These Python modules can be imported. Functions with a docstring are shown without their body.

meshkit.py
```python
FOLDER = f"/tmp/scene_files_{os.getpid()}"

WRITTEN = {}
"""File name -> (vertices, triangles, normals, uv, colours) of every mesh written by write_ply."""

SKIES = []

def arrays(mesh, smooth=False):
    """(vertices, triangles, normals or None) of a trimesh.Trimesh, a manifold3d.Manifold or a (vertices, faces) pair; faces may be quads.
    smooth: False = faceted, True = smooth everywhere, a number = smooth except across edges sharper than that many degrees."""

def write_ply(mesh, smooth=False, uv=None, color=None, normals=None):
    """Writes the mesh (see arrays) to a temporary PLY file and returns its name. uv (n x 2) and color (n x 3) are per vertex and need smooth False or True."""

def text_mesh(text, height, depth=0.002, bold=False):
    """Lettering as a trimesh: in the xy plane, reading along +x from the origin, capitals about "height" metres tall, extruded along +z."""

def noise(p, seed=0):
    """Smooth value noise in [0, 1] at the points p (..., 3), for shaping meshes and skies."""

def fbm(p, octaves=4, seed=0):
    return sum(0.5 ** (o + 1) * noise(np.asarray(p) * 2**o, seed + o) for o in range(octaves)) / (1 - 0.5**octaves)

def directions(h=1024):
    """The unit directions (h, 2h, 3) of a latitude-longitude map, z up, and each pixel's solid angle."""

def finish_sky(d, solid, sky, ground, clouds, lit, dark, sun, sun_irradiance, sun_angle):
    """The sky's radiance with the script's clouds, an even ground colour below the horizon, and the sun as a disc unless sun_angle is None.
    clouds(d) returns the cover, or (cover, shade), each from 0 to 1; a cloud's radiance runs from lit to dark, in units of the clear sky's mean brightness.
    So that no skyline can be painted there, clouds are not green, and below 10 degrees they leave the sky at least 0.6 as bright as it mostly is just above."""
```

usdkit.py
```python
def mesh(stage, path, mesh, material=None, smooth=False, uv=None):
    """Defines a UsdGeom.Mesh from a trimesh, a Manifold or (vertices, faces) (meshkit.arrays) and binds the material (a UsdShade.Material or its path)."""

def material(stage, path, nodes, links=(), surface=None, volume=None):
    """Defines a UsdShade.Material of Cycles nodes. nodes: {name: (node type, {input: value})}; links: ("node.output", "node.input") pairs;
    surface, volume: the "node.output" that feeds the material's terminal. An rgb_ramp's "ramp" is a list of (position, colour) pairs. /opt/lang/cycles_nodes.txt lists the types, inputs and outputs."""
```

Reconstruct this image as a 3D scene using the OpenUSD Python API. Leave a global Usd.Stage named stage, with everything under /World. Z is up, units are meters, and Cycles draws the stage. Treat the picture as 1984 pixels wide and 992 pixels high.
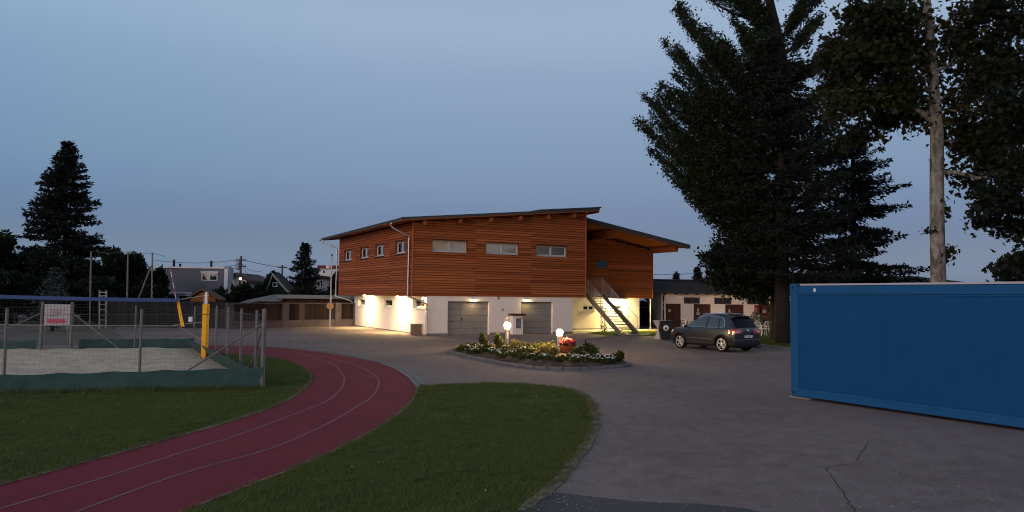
import math, random, numpy as np, trimesh, manifold3d, usdkit, meshkit
from shapely.geometry import Polygon, LineString, Point
from shapely import affinity
from pxr import Usd, UsdGeom, UsdLux, UsdShade, Sdf, Gf, Vt

stage = Usd.Stage.CreateInMemory()
UsdGeom.SetStageUpAxis(stage, UsdGeom.Tokens.z)
UsdGeom.SetStageMetersPerUnit(stage, 1.0)
W_ = UsdGeom.Xform.Define(stage, '/World'); stage.SetDefaultPrim(W_.GetPrim())
UsdGeom.Scope.Define(stage, '/World/Looks')
rng = np.random.default_rng(7)

# ------------------------------------------------------------------ camera
FPX, CAM_H, HORIZON, ROLL = 1450.0, 2.4, 575.0, 0.011
PITCH = math.atan((HORIZON - 496) / FPX)
cam = UsdGeom.Camera.Define(stage, '/World/camera')
cam.CreateHorizontalApertureAttr(36.0); cam.CreateVerticalApertureAttr(18.0)
cam.CreateFocalLengthAttr(FPX / 1984 * 36.0)
cam.CreateClippingRangeAttr((0.1, 5000.0))
cam.CreateExposureAttr(0.0)
_c, _s, _p = math.cos(ROLL), math.sin(ROLL), PITCH
_r0, _u0, _f0 = np.array([1., 0, 0]), np.array([0, -math.sin(_p), math.cos(_p)]), np.array([0, math.cos(_p), math.sin(_p)])
_r, _u = _c * _r0 + _s * _u0, -_s * _r0 + _c * _u0
m = Gf.Matrix4d(*_r, 0, *_u, 0, *(-_f0), 0, 0, 0, CAM_H, 1)
cam.AddTransformOp().Set(m)

def ray(px, py):
    d = ((px - 992) / FPX) * _r + ((496 - py) / FPX) * _u + _f0
    return d
def at(px, py, z=0.0):
    """Where the view through a pixel of the photograph meets the height z."""
    d = ray(px, py); q = np.array([0, 0, CAM_H]) + d * ((z - CAM_H) / d[2]); return q
def far(px, py, depth):
    d = ray(px, py); return np.array([0, 0, CAM_H]) + d * (depth / d[1])

# ------------------------------------------------------------------ sky, last glow of the sun
GLOW_AZ = math.atan2(-0.64, -0.77)          # towards the sunset: behind and left of the camera
GLOW_EL = math.radians(25)
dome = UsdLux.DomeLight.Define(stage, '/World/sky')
from scipy.interpolate import PchipInterpolator
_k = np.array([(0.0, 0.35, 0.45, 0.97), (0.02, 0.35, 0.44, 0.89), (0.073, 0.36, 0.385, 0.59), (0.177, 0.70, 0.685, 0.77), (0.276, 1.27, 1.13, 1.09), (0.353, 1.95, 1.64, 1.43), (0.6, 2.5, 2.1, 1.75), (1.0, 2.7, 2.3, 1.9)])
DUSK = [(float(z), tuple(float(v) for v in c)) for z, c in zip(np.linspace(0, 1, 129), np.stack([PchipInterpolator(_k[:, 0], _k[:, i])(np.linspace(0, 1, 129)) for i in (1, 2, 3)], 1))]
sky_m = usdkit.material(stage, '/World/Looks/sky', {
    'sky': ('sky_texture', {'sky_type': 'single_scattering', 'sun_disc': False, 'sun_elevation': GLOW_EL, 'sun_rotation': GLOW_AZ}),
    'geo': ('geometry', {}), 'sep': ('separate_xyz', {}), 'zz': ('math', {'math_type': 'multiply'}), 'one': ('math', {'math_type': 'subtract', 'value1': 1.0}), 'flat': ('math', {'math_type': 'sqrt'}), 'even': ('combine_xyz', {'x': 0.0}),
    # long after sunset the blue is much the same all round; dusk: the band over the horizon is dimmed and turned violet, and above the view the tint is raised further to light the ground
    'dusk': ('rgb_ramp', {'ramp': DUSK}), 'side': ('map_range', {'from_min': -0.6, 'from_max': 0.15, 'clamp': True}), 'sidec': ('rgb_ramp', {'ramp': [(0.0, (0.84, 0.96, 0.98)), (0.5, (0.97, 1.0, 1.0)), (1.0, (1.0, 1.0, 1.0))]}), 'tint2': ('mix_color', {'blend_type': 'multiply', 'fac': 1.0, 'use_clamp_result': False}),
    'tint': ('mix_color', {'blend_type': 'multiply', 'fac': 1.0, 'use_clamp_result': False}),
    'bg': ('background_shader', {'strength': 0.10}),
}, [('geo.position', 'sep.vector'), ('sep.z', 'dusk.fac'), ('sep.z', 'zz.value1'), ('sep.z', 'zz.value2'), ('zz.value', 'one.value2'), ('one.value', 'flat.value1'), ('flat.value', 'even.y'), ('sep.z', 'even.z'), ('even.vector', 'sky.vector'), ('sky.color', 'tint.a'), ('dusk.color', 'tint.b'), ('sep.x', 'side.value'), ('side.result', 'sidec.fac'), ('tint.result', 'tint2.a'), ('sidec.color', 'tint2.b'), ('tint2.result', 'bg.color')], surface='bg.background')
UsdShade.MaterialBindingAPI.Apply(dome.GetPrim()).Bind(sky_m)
dome.GetPrim().SetCustomDataByKey('kind', 'structure')
sun = UsdLux.DistantLight.Define(stage, '/World/sunset_glow')
sun.CreateIntensityAttr(0.45); sun.CreateNormalizeAttr(True); sun.CreateAngleAttr(40.0); sun.CreateColorAttr(Gf.Vec3f(1.0, 0.72, 0.62))
sun_el = math.radians(9)
to_sun = np.array([math.sin(GLOW_AZ) * math.cos(sun_el), math.cos(GLOW_AZ) * math.cos(sun_el), math.sin(sun_el)])
zax = to_sun; xax = np.cross([0, 0, 1.], zax); xax /= np.linalg.norm(xax); yax = np.cross(zax, xax)
sun.AddTransformOp().Set(Gf.Matrix4d(*xax, 0, *yax, 0, *zax, 0, 0, 0, 0, 1))

# ------------------------------------------------------------------ helpers: prims
taken = {}
def numbered(parent, name):
    k = (parent, name); n = taken.get(k, 0); taken[k] = n + 1
    return name if n == 0 else f'{name}_{n:03d}'
def keys(prim, label=None, category=None, group=None, kind=None):
    for k, v in (('label', label), ('category', category), ('group', group), ('kind', kind)):
        if v: prim.SetCustomDataByKey(k, v)
    return prim
def thing(name, label, category, loc=(0, 0, 0), rot=0.0, group=None):
    p = '/World/' + numbered('/World', name)
    x = UsdGeom.Xform.Define(stage, p)
    x.AddTranslateOp().Set(Gf.Vec3d(*map(float, loc)))
    if rot: x.AddRotateZOp().Set(math.degrees(rot))
    return keys(x.GetPrim(), label, category, group)
def obj(name, mesh, mat, parent=None, smooth=False, **kw):
    base = '/World' if parent is None else str(parent.GetPath())
    p = base + '/' + numbered(base, name)
    v, f, _ = meshkit.arrays(mesh); used, inv = np.unique(f, return_inverse=True)
    g = usdkit.mesh(stage, p, (v[used], inv.reshape(-1, 3)), mat, smooth=smooth)
    return keys(g.GetPrim(), **kw)
def copy_of(src, loc, rot=0.0, label=None, group=None, scale=None):
    name = src.GetName().split('_0')[0]
    p = '/World/' + numbered('/World', name)
    x = UsdGeom.Xform.Define(stage, p)
    x.GetPrim().GetReferences().AddInternalReference(src.GetPath()); x.GetPrim().SetInstanceable(True)
    x.ClearXformOpOrder()
    x.AddTranslateOp(opSuffix='place').Set(Gf.Vec3d(*map(float, loc)))
    x.AddRotateZOp(opSuffix='turn').Set(math.degrees(rot))
    if scale: x.AddScaleOp(opSuffix='size').Set(Gf.Vec3f(*([scale] * 3 if np.ndim(scale) == 0 else scale)))
    was = src.GetCustomData()
    return keys(x.GetPrim(), label or was['label'], was['category'], group or was.get('group'))

# ------------------------------------------------------------------ helpers: meshes as (vertices, faces)
def cat(*ms):
    ms = [x for x in (ms[0] if len(ms) == 1 and isinstance(ms[0], list) else ms)]
    V, F_, n = [], [], 0
    for mm in ms:
        v, f = (np.asarray(mm.vertices), np.asarray(mm.faces)) if hasattr(mm, 'faces') else (np.asarray(mm[0], float), np.asarray(mm[1], int))
        if f.shape[1] == 4: f = np.vstack([f[:, [0, 1, 2]], f[:, [0, 2, 3]]])
        V.append(v); F_.append(f + n); n += len(v)
    return np.vstack(V), np.vstack(F_)
BOXF = np.array([[0, 2, 3, 1], [4, 5, 7, 6], [0, 1, 5, 4], [2, 6, 7, 3], [0, 4, 6, 2], [1, 3, 7, 5]])
def box(x0, x1, y0, y1, z0, z1):
    v = np.array([[x, y, z] for z in (z0, z1) for y in (y0, y1) for x in (x0, x1)], float)
    return v, BOXF
def rbox(x0, x1, y0, y1, z0, z1, b=0.01):
    """a box with chamfered edges"""
    pts = []
    for sx in (0, 1):
        for sy in (0, 1):
            for sz in (0, 1):
                c = np.array([(x0, x1)[sx], (y0, y1)[sy], (z0, z1)[sz]], float); d = np.array([1 - 2 * sx, 1 - 2 * sy, 1 - 2 * sz]) * b
                for k in range(3):
                    e = d.copy(); e[k] = 0; pts.append(c + e)
    h = manifold3d.Manifold.hull_points(np.array(pts, np.float64)).to_mesh()
    return np.array(h.vert_properties[:, :3], float), np.array(h.tri_verts)
def prism(poly, a, b, axis='z'):
    """polygon (list of 2D points or shapely) extruded from a to b. axis z: (x,y); y: (x,z); x: (y,z)"""
    P = poly if hasattr(poly, 'exterior') else Polygon(poly)
    mm = trimesh.creation.extrude_polygon(P, abs(b - a), engine='earcut')
    v = np.array(mm.vertices); f = np.array(mm.faces); v[:, 2] += min(a, b)
    if axis == 'y': v = v[:, [0, 2, 1]]; f = f[:, ::-1]
    if axis == 'x': v = v[:, [2, 0, 1]]
    return v, f
def sheet(poly, z):
    P = poly if hasattr(poly, 'exterior') else Polygon([p[:2] for p in poly])
    if not P.is_valid: P = P.buffer(0)
    parts = list(getattr(P, 'geoms', [P])); out = []
    for g in parts:
        v, f = trimesh.creation.triangulate_polygon(g, engine='earcut')
        v = np.column_stack([v, np.full(len(v), z)])
        a = v[f]; nz = np.cross(a[:, 1] - a[:, 0], a[:, 2] - a[:, 0])[:, 2]
        f = np.where(nz[:, None] < 0, f[:, ::-1], f); out.append((v, f))
    return cat(out)
def tube(pts, r, sides=6, caps=True):
    p = np.asarray(pts, float); n = len(p)
    r = np.broadcast_to(r, (n,)).astype(float)
    t = np.gradient(p, axis=0); t /= np.linalg.norm(t, axis=1, keepdims=True) + 1e-12
    ref = np.array([0, 0, 1.]) if abs(t[:, 2]).mean() < 0.8 else np.array([0.3, 1., 0])
    a = np.cross(t, ref); a /= np.linalg.norm(a, axis=1, keepdims=True) + 1e-12
    b = np.cross(t, a); an = np.arange(sides) * 2 * np.pi / sides
    v = p[:, None] + r[:, None, None] * (np.cos(an)[None, :, None] * a[:, None] + np.sin(an)[None, :, None] * b[:, None])
    i, j = np.meshgrid(np.arange(n - 1), np.arange(sides), indexing='ij')
    q = np.stack([i * sides + j, (i + 1) * sides + j, (i + 1) * sides + (j + 1) % sides, i * sides + (j + 1) % sides], -1).reshape(-1, 4)
    f = np.vstack([q[:, [0, 1, 2]], q[:, [0, 2, 3]]]); v = v.reshape(-1, 3)
    if caps:
        k = len(v); v = np.vstack([v, p[:1], p[-1:]]); jj = np.arange(sides)
        f = np.vstack([f, np.stack([np.full(sides, k), jj, (jj + 1) % sides], 1), np.stack([np.full(sides, k + 1), (n - 1) * sides + (jj + 1) % sides, (n - 1) * sides + jj], 1)])
    return v, f
def lathe(prof, sides=20, centre=(0, 0, 0)):
    """(radius, z) profile turned about z"""
    p = np.asarray(prof, float); an = np.arange(sides) * 2 * np.pi / sides
    v = np.stack([p[:, None, 0] * np.cos(an), p[:, None, 0] * np.sin(an), np.broadcast_to(p[:, None, 1], (len(p), sides))], -1).reshape(-1, 3)
    i, j = np.meshgrid(np.arange(len(p) - 1), np.arange(sides), indexing='ij')
    q = np.stack([i * sides + j, i * sides + (j + 1) % sides, (i + 1) * sides + (j + 1) % sides, (i + 1) * sides + j], -1).reshape(-1, 4)
    return v + np.asarray(centre), np.vstack([q[:, [0, 1, 2]], q[:, [0, 2, 3]]])
def ball(c, r, n=3, squash=(1, 1, 1)):
    s = trimesh.creation.icosphere(n); return np.array(s.vertices) * r * np.array(squash) + np.asarray(c), np.array(s.faces)
def moved(mm, d=(0, 0, 0), rz=0.0, rx=0.0, ry=0.0, s=1.0):
    v, f = (np.asarray(mm.vertices), np.asarray(mm.faces)) if hasattr(mm, 'faces') else mm
    R = trimesh.transformations.euler_matrix(rx, ry, rz)[:3, :3]
    return (np.asarray(v) * s) @ R.T + np.asarray(d), f
def spline(pts, n=8, closed=False):
    p = np.asarray(pts, float); N = len(p); out = []
    seg = N if closed else N - 1
    for i in range(seg):
        g = lambda k: p[k % N] if closed else p[min(max(k, 0), N - 1)]
        a, b, c, d = g(i - 1), g(i), g(i + 1), g(i + 2)
        for t in np.arange(n) / n:
            out.append(0.5 * (2 * b + (c - a) * t + (2 * a - 5 * b + 4 * c - d) * t * t + (3 * b - a - 3 * c + d) * t ** 3))
    if not closed: out.append(p[-1])
    return np.array(out)
def on_ground(pix, n=8, z=0.0):
    return spline([at(x, y, z)[:2] for x, y in pix], n)

# ------------------------------------------------------------------ materials
def plain(name, color, rough=0.6, noise=0.15, scale=6.0, metal=0.0, spec=0.25, bump=0.0, bump_scale=None, coat=0.0, detail=4.0, extra=None):
    """a principled surface whose colour varies a little with procedural noise"""
    c = np.array(color, float)
    nodes = {'pos': ('geometry', {}), 'n': ('noise_texture', {'scale': scale, 'detail': detail, 'roughness': 0.6}),
             'r': ('rgb_ramp', {'ramp': [(0.25, tuple(c * (1 - noise))), (0.75, tuple(np.minimum(c * (1 + noise), 1)))]}),
             'p': ('principled_bsdf', {'roughness': rough, 'metallic': metal, 'specular_ior_level': spec, 'coat_weight': coat})}
    links = [('pos.position', 'n.vector'), ('n.fac', 'r.fac'), ('r.color', 'p.base_color')]
    if bump:
        nodes['n2'] = ('noise_texture', {'scale': bump_scale or scale * 8, 'detail': 3.0})
        nodes['b'] = ('bump', {'strength': 1.0, 'distance': bump})
        links += [('pos.position', 'n2.vector'), ('n2.fac', 'b.height'), ('b.normal', 'p.normal')]
    return usdkit.material(stage, '/World/Looks/' + name, nodes, links, surface='p.BSDF')
def two_scale(name, dark, light, s1, s2, rough=0.9, bump=0.004, bscale=120., speck=None, spec=0.25):
    """ground surfaces: broad patches and fine grain"""
    nodes = {'pos': ('geometry', {}),
        'a': ('noise_texture', {'scale': s1, 'detail': 5.0, 'roughness': 0.6}), 'b': ('noise_texture', {'scale': s2, 'detail': 3.0, 'roughness': 0.7}),
        'm': ('math', {'math_type': 'multiply_add', 'value2': 0.55}), 'mb': ('math', {'math_type': 'multiply', 'value2': 0.45}),
        'r': ('rgb_ramp', {'ramp': [(0.28, dark), (0.72, light)]}),
        'n3': ('noise_texture', {'scale': bscale, 'detail': 2.0}), 'bp': ('bump', {'strength': 1.0, 'distance': bump}),
        'p': ('principled_bsdf', {'roughness': rough, 'specular_ior_level': spec})}
    links = [('pos.position', 'a.vector'), ('pos.position', 'b.vector'), ('pos.position', 'n3.vector'), ('b.fac', 'mb.value1'), ('a.fac', 'm.value1'), ('mb.value', 'm.value3'),
             ('m.value', 'r.fac'), ('n3.fac', 'bp.height'), ('bp.normal', 'p.normal')]
    if speck:
        nodes['v'] = ('voronoi_texture', {'scale': speck[0]}); nodes['vr'] = ('rgb_ramp', {'ramp': [(0.0, (1, 1, 1)), (speck[1], (1, 1, 1)), (speck[1] + 0.03, (0, 0, 0)), (1, (0, 0, 0))]})
        nodes['mx'] = ('mix_color', {'b': speck[2]})
        links += [('pos.position', 'v.vector'), ('v.distance', 'vr.fac'), ('vr.color', 'mx.fac'), ('r.color', 'mx.a'), ('mx.result', 'p.base_color')]
    else: links.append(('r.color', 'p.base_color'))
    return usdkit.material(stage, '/World/Looks/' + name, nodes, links, surface='p.BSDF')
def foliage(name, dark, light, scale=1.2, trans=0.25, rough=0.6):
    return usdkit.material(stage, '/World/Looks/' + name, {
        'pos': ('geometry', {}), 'n': ('noise_texture', {'scale': scale, 'detail': 3.0}), 'o': ('math', {'math_type': 'multiply_add', 'value2': 0.5}), 'h': ('math', {'math_type': 'multiply', 'value2': 0.5}),
        'r': ('rgb_ramp', {'ramp': [(0.3, dark), (0.7, light)]}),
        'p': ('principled_bsdf', {'roughness': rough, 'specular_ior_level': 0.15}), 't': ('translucent_bsdf', {}), 'm': ('mix_closure', {'fac': trans})},
        [('pos.position', 'n.vector'), ('pos.random_per_island', 'h.value1'), ('n.fac', 'o.value1'), ('h.value', 'o.value3'), ('o.value', 'r.fac'), ('r.color', 'p.base_color'), ('r.color', 't.color'), ('p.BSDF', 'm.closure1'), ('t.BSDF', 'm.closure2')], surface='m.closure')
def glow(name, color, strength):
    return usdkit.material(stage, '/World/Looks/' + name, {'e': ('emission', {'color': color, 'strength': strength})}, [], surface='e.emission')
def pane(name, tint=(0.97, 0.98, 0.98), rough=0.03):
    return usdkit.material(stage, '/World/Looks/' + name, {'f': ('fresnel', {'IOR': 1.75}), 't': ('transparent_bsdf', {'color': tint}), 'g': ('glossy_bsdf', {'color': (0.95, 0.95, 0.95), 'roughness': rough}), 'm': ('mix_closure', {})},
        [('f.fac', 'm.fac'), ('t.BSDF', 'm.closure1'), ('g.BSDF', 'm.closure2')], surface='m.closure')
def timber(name, dark, light, along=(0.6, 8, 14), rough=0.7):
    """boards: grain stretched along the length, each board its own tone"""
    return usdkit.material(stage, '/World/Looks/' + name, {
        'tc': ('texture_coordinate', {}), 'map': ('mapping', {'scale': along}), 'oi': ('object_info', {}), 'n': ('noise_texture', {'scale': 1.6, 'detail': 5.0, 'roughness': 0.65, 'distortion': 0.6}),
        'sep': ('math', {'math_type': 'multiply_add', 'value2': 0.55}), 'hi': ('math', {'math_type': 'multiply', 'value2': 0.45}),
        'r': ('rgb_ramp', {'ramp': [(0.25, dark), (0.75, light)]}), 'p': ('principled_bsdf', {'roughness': rough, 'specular_ior_level': 0.06})},
        [('tc.object', 'map.vector'), ('map.vector', 'n.vector'), ('oi.random', 'hi.value1'), ('n.fac', 'sep.value1'), ('hi.value', 'sep.value3'), ('sep.value', 'r.fac'), ('r.color', 'p.base_color')], surface='p.BSDF')

M = {}
M['asphalt'] = usdkit.material(stage, '/World/Looks/asphalt', {'pos': ('geometry', {}),
    'a': ('noise_texture', {'scale': 0.16, 'detail': 6.0, 'roughness': 0.62}), 'b': ('noise_texture', {'scale': 2.6, 'detail': 5.0, 'roughness': 0.7, 'distortion': 0.4}), 'c': ('noise_texture', {'scale': 48.0, 'detail': 2.0, 'roughness': 0.8}),
    'm1': ('math', {'math_type': 'multiply', 'value2': 0.30}), 'm2': ('math', {'math_type': 'multiply_add', 'value2': 0.32}), 'm3': ('math', {'math_type': 'multiply_add', 'value2': 0.38}),
    'r': ('rgb_ramp', {'ramp': [(0.34, (0.112, 0.085, 0.076)), (0.50, (0.190, 0.146, 0.133)), (0.66, (0.275, 0.214, 0.195))]}),
    'v': ('voronoi_texture', {'scale': 34.0}), 'vr': ('rgb_ramp', {'ramp': [(0.0, (1, 1, 1)), (0.13, (1, 1, 1)), (0.17, (0, 0, 0)), (1, (0, 0, 0))]}), 'mx': ('mix_color', {'b': (0.36, 0.31, 0.27)}),
    'bp': ('bump', {'strength': 1.0, 'distance': 0.006}), 'p': ('principled_bsdf', {'roughness': 0.9, 'specular_ior_level': 0.08})},
    [('pos.position', 'a.vector'), ('pos.position', 'b.vector'), ('pos.position', 'c.vector'), ('pos.position', 'v.vector'), ('c.fac', 'm1.value1'), ('b.fac', 'm2.value1'), ('m1.value', 'm2.value3'), ('a.fac', 'm3.value1'), ('m2.value', 'm3.value3'), ('m3.value', 'r.fac'),
     ('v.distance', 'vr.fac'), ('vr.color', 'mx.fac'), ('r.color', 'mx.a'), ('mx.result', 'p.base_color'), ('c.fac', 'bp.height'), ('bp.normal', 'p.normal')], surface='p.BSDF')
M['fresh_asphalt'] = two_scale('fresh_asphalt', (0.060, 0.052, 0.055), (0.085, 0.074, 0.078), 0.6, 40.)
M['track'] = two_scale('track', (0.135, 0.020, 0.029), (0.235, 0.036, 0.048), 0.5, 45., bump=0.003, bscale=200., spec=0.1)
M['line'] = plain('lane_line', (0.20, 0.088, 0.086), 0.8, 0.25, 3.0)
M['turf'] = two_scale('turf', (0.044, 0.054, 0.015), (0.095, 0.112, 0.034), 0.8, 25., bump=0.02, bscale=60., spec=0.0, rough=1.0)
M['dry_ground'] = two_scale('dry_ground', (0.085, 0.068, 0.048), (0.14, 0.115, 0.08), 0.5, 12.)
M['sand'] = two_scale('sand', (0.33, 0.25, 0.17), (0.68, 0.53, 0.37), 1.4, 14., bump=0.05, bscale=6.)
M['concrete'] = plain('concrete', (0.20, 0.185, 0.17), 0.85, 0.25, 2.5, bump=0.004)
M['kerb_stone'] = plain('kerb_stone', (0.15, 0.14, 0.13), 0.9, 0.3, 5.0, bump=0.006)
M['soil'] = plain('soil', (0.075, 0.046, 0.028), 0.95, 0.5, 9.0, bump=0.02)
M['grass'] = foliage('grass', (0.12, 0.14, 0.036), (0.38, 0.405, 0.12), 0.45, 0.3)
M['dry_grass'] = foliage('dry_grass', (0.14, 0.12, 0.05), (0.30, 0.27, 0.14), 2.0, 0.2)
M['larch'] = timber('larch', (0.22, 0.066, 0.022), (0.34, 0.108, 0.038), (0.5, 9, 14))
M['larch_side'] = timber('larch_side', (0.22, 0.066, 0.022), (0.34, 0.108, 0.038), (9, 0.5, 14))
LARCH = {'x': [], 'y': []}
for k, (t, w_) in enumerate(((0.78, 0.96), (0.9, 1.05), (1.0, 1.0), (1.1, 0.97), (1.22, 1.06), (0.95, 0.90))):      # boards of six tones, some greyer
    lo, hi = np.array((0.21, 0.064, 0.022)) * t * np.array((1, w_, w_)), np.array((0.34, 0.110, 0.040)) * t * np.array((1, w_, w_ * 1.1))
    LARCH['x'].append(timber(f'larch_tone_{k}', tuple(lo), tuple(hi), (0.5, 9, 14))); LARCH['y'].append(timber(f'larch_side_tone_{k}', tuple(lo), tuple(hi), (9, 0.5, 14)))
M['larch_dark'] = plain('larch_sheathing', (0.045, 0.016, 0.009), 0.9, 0.2)
M['beam'] = timber('glulam', (0.16, 0.05, 0.018), (0.25, 0.085, 0.032), (4, 4, 4))
M['render_white'] = plain('white_render', (0.74, 0.69, 0.66), 0.85, 0.04, 1.5, bump=0.003, bump_scale=90.)
M['plinth'] = plain('plinth', (0.20, 0.185, 0.18), 0.9, 0.2)
M['roof_dark'] = plain('roof_membrane', (0.045, 0.055, 0.062), 0.6, 0.2)
M['zinc'] = plain('zinc', (0.40, 0.37, 0.35), 0.32, 0.12, 3.0, metal=0.9)
M['galv'] = plain('galvanised', (0.42, 0.42, 0.43), 0.45, 0.18, 8.0, metal=0.75)
M['galv_dull'] = plain('galvanised_dull', (0.26, 0.255, 0.25), 0.6, 0.2, 8.0, metal=0.3)
M['door_grey'] = plain('garage_grey', (0.21, 0.205, 0.205), 0.55, 0.05, 2.0)
M['frame_grey'] = plain('frame_grey', (0.42, 0.42, 0.44), 0.5, 0.06)
M['frame_white'] = plain('frame_white', (0.70, 0.70, 0.70), 0.5, 0.05)
M['blind'] = plain('blind', (0.80, 0.72, 0.67), 0.8, 0.06)  # pale sheet behind the panes, standing in for the sky they reflect
M['pane'] = pane('window_glass')
M['dark_pane'] = plain('dark_glass', (0.012, 0.016, 0.018), 0.06, 0.1, spec=0.6)
M['black'] = plain('black', (0.012, 0.012, 0.012), 0.5, 0.1)
M['red_brown'] = plain('red_brown', (0.075, 0.022, 0.018), 0.6, 0.15)
LAMP = (1.0, 0.66, 0.25)
M['lamp'] = glow('lamp_glass', LAMP, 170.0)
M['flood'] = glow('flood_glass', (1.0, 0.72, 0.32), 6000.0)
M['globe'] = glow('globe_glass', (1.0, 0.62, 0.22), 700.0)

# ------------------------------------------------------------------ the ground
def struct(name, mesh, mat): return obj(name, mesh, mat, kind='structure')
def ring(outer, inner): return Polygon(outer, [inner])
struct('ground', sheet([(-400, -60), (400, -60), (400, 500), (-400, 500)], -0.012), M['dry_ground'])
struct('asphalt_yard', sheet([(-26, 0), (30, 0), (30, 64), (-30, 64), (-30, 48)], -0.006), M['asphalt'])

inner_px = [(0, 940), (106, 911), (248, 872), (390, 833), (497, 800), (553.5, 776.6), (589, 753.5), (603, 736), (601, 725), (582, 711), (553.5, 698.5), (511, 691), (440, 686), (330, 683)]
outer_px = [(355, 990), (500, 933), (574.6, 905), (649, 871), (694, 849), (750, 817), (783.5, 791), (802, 769), (806, 746), (791, 729.5), (761, 711), (709, 698), (649, 687), (574, 677), (515, 672), (440, 669), (330, 666.5)]
inner_g, outer_g = on_ground(inner_px), on_ground(outer_px)
# both edges run on past the frame, to the left behind the court and to the lower left
def lead(g, start, end): return np.vstack([np.asarray(start)[None], g, np.asarray(end)[None]])
ie = inner_g[-1]; oe = outer_g[-1]
i0 = inner_g[0] + (inner_g[0] - inner_g[4]) * 12; o0 = outer_g[0] + (outer_g[0] - outer_g[4]) * 10
inner_g = lead(inner_g, i0, ie + [-1.0, 0.05]); outer_g = lead(outer_g, o0, oe + [-1.0, 0.05])
track_poly = Polygon(np.vstack([outer_g, inner_g[::-1]]))
struct('running_track', sheet(track_poly, 0.000), M['track'])
def stripe(line, width): return LineString(line).buffer(width / 2, cap_style='flat')
laneA = [(147, 992), (355, 917), (500, 877), (574.6, 849), (642, 817), (686, 791), (720, 769), (733, 748), (731, 733), (709, 716.5), (668, 701.5), (612, 688.5), (537, 677), (470, 673)]
laneB = [(0, 986), (177, 933), (355, 876), (450, 847), (532, 817), (590, 795), (635, 776), (660, 753.5), (667, 737), (663, 725), (639, 704), (568, 683), (500, 679)]
for ln in (laneA, laneB):
    struct('lane_line', sheet(stripe(on_ground(ln), 0.05), 0.004), M['line'])
struct('track_edge_line', sheet(stripe(outer_g[3:-60], 0.05).difference(Point(0, 0).buffer(0.1)), 0.004), M['line'])

# middle lawn between the track and the yard
mid_px = [(806, 749), (836, 747.5), (873, 745), (947.6, 742.6), (1003.6, 743.7), (1059.6, 748), (1104, 754), (1130, 765), (1143, 778), (1151, 797), (1151, 815), (1145, 838), (1130, 867.5), (1104, 901), (1082, 929), (1052, 957), (1022, 979), (1005, 992)]
mid_edge = on_ground(mid_px)
oc = outer_g[1:]; k806 = np.argmin(np.linalg.norm(oc - at(806, 749)[:2], axis=1))
mid_poly = Polygon(np.vstack([mid_edge, [at(960, 1100)[:2], at(300, 1100)[:2]], outer_g[:1], oc[:k806]])).buffer(0).difference(track_poly.buffer(0.02))
struct('lawn', sheet(mid_poly, 0.002), M['turf'])
left_poly = Polygon(np.vstack([inner_g, [(-40, 31), (-40, 5)]])).buffer(0).difference(track_poly.buffer(0.02))
struct('lawn', sheet(left_poly, 0.002), M['turf'])
patch = [at(1030, 970)[:2], at(1056, 953)[:2], at(1096, 955.6)[:2], at(1233, 971)[:2], at(1360, 976)[:2], at(1435, 983)[:2], at(1481, 992)[:2], at(1500, 1060)[:2], at(960, 1060)[:2], at(1005, 992)[:2]]
struct('asphalt_patch', sheet(Polygon(patch).buffer(0).difference(mid_poly), -0.002), M['fresh_asphalt'])
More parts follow.
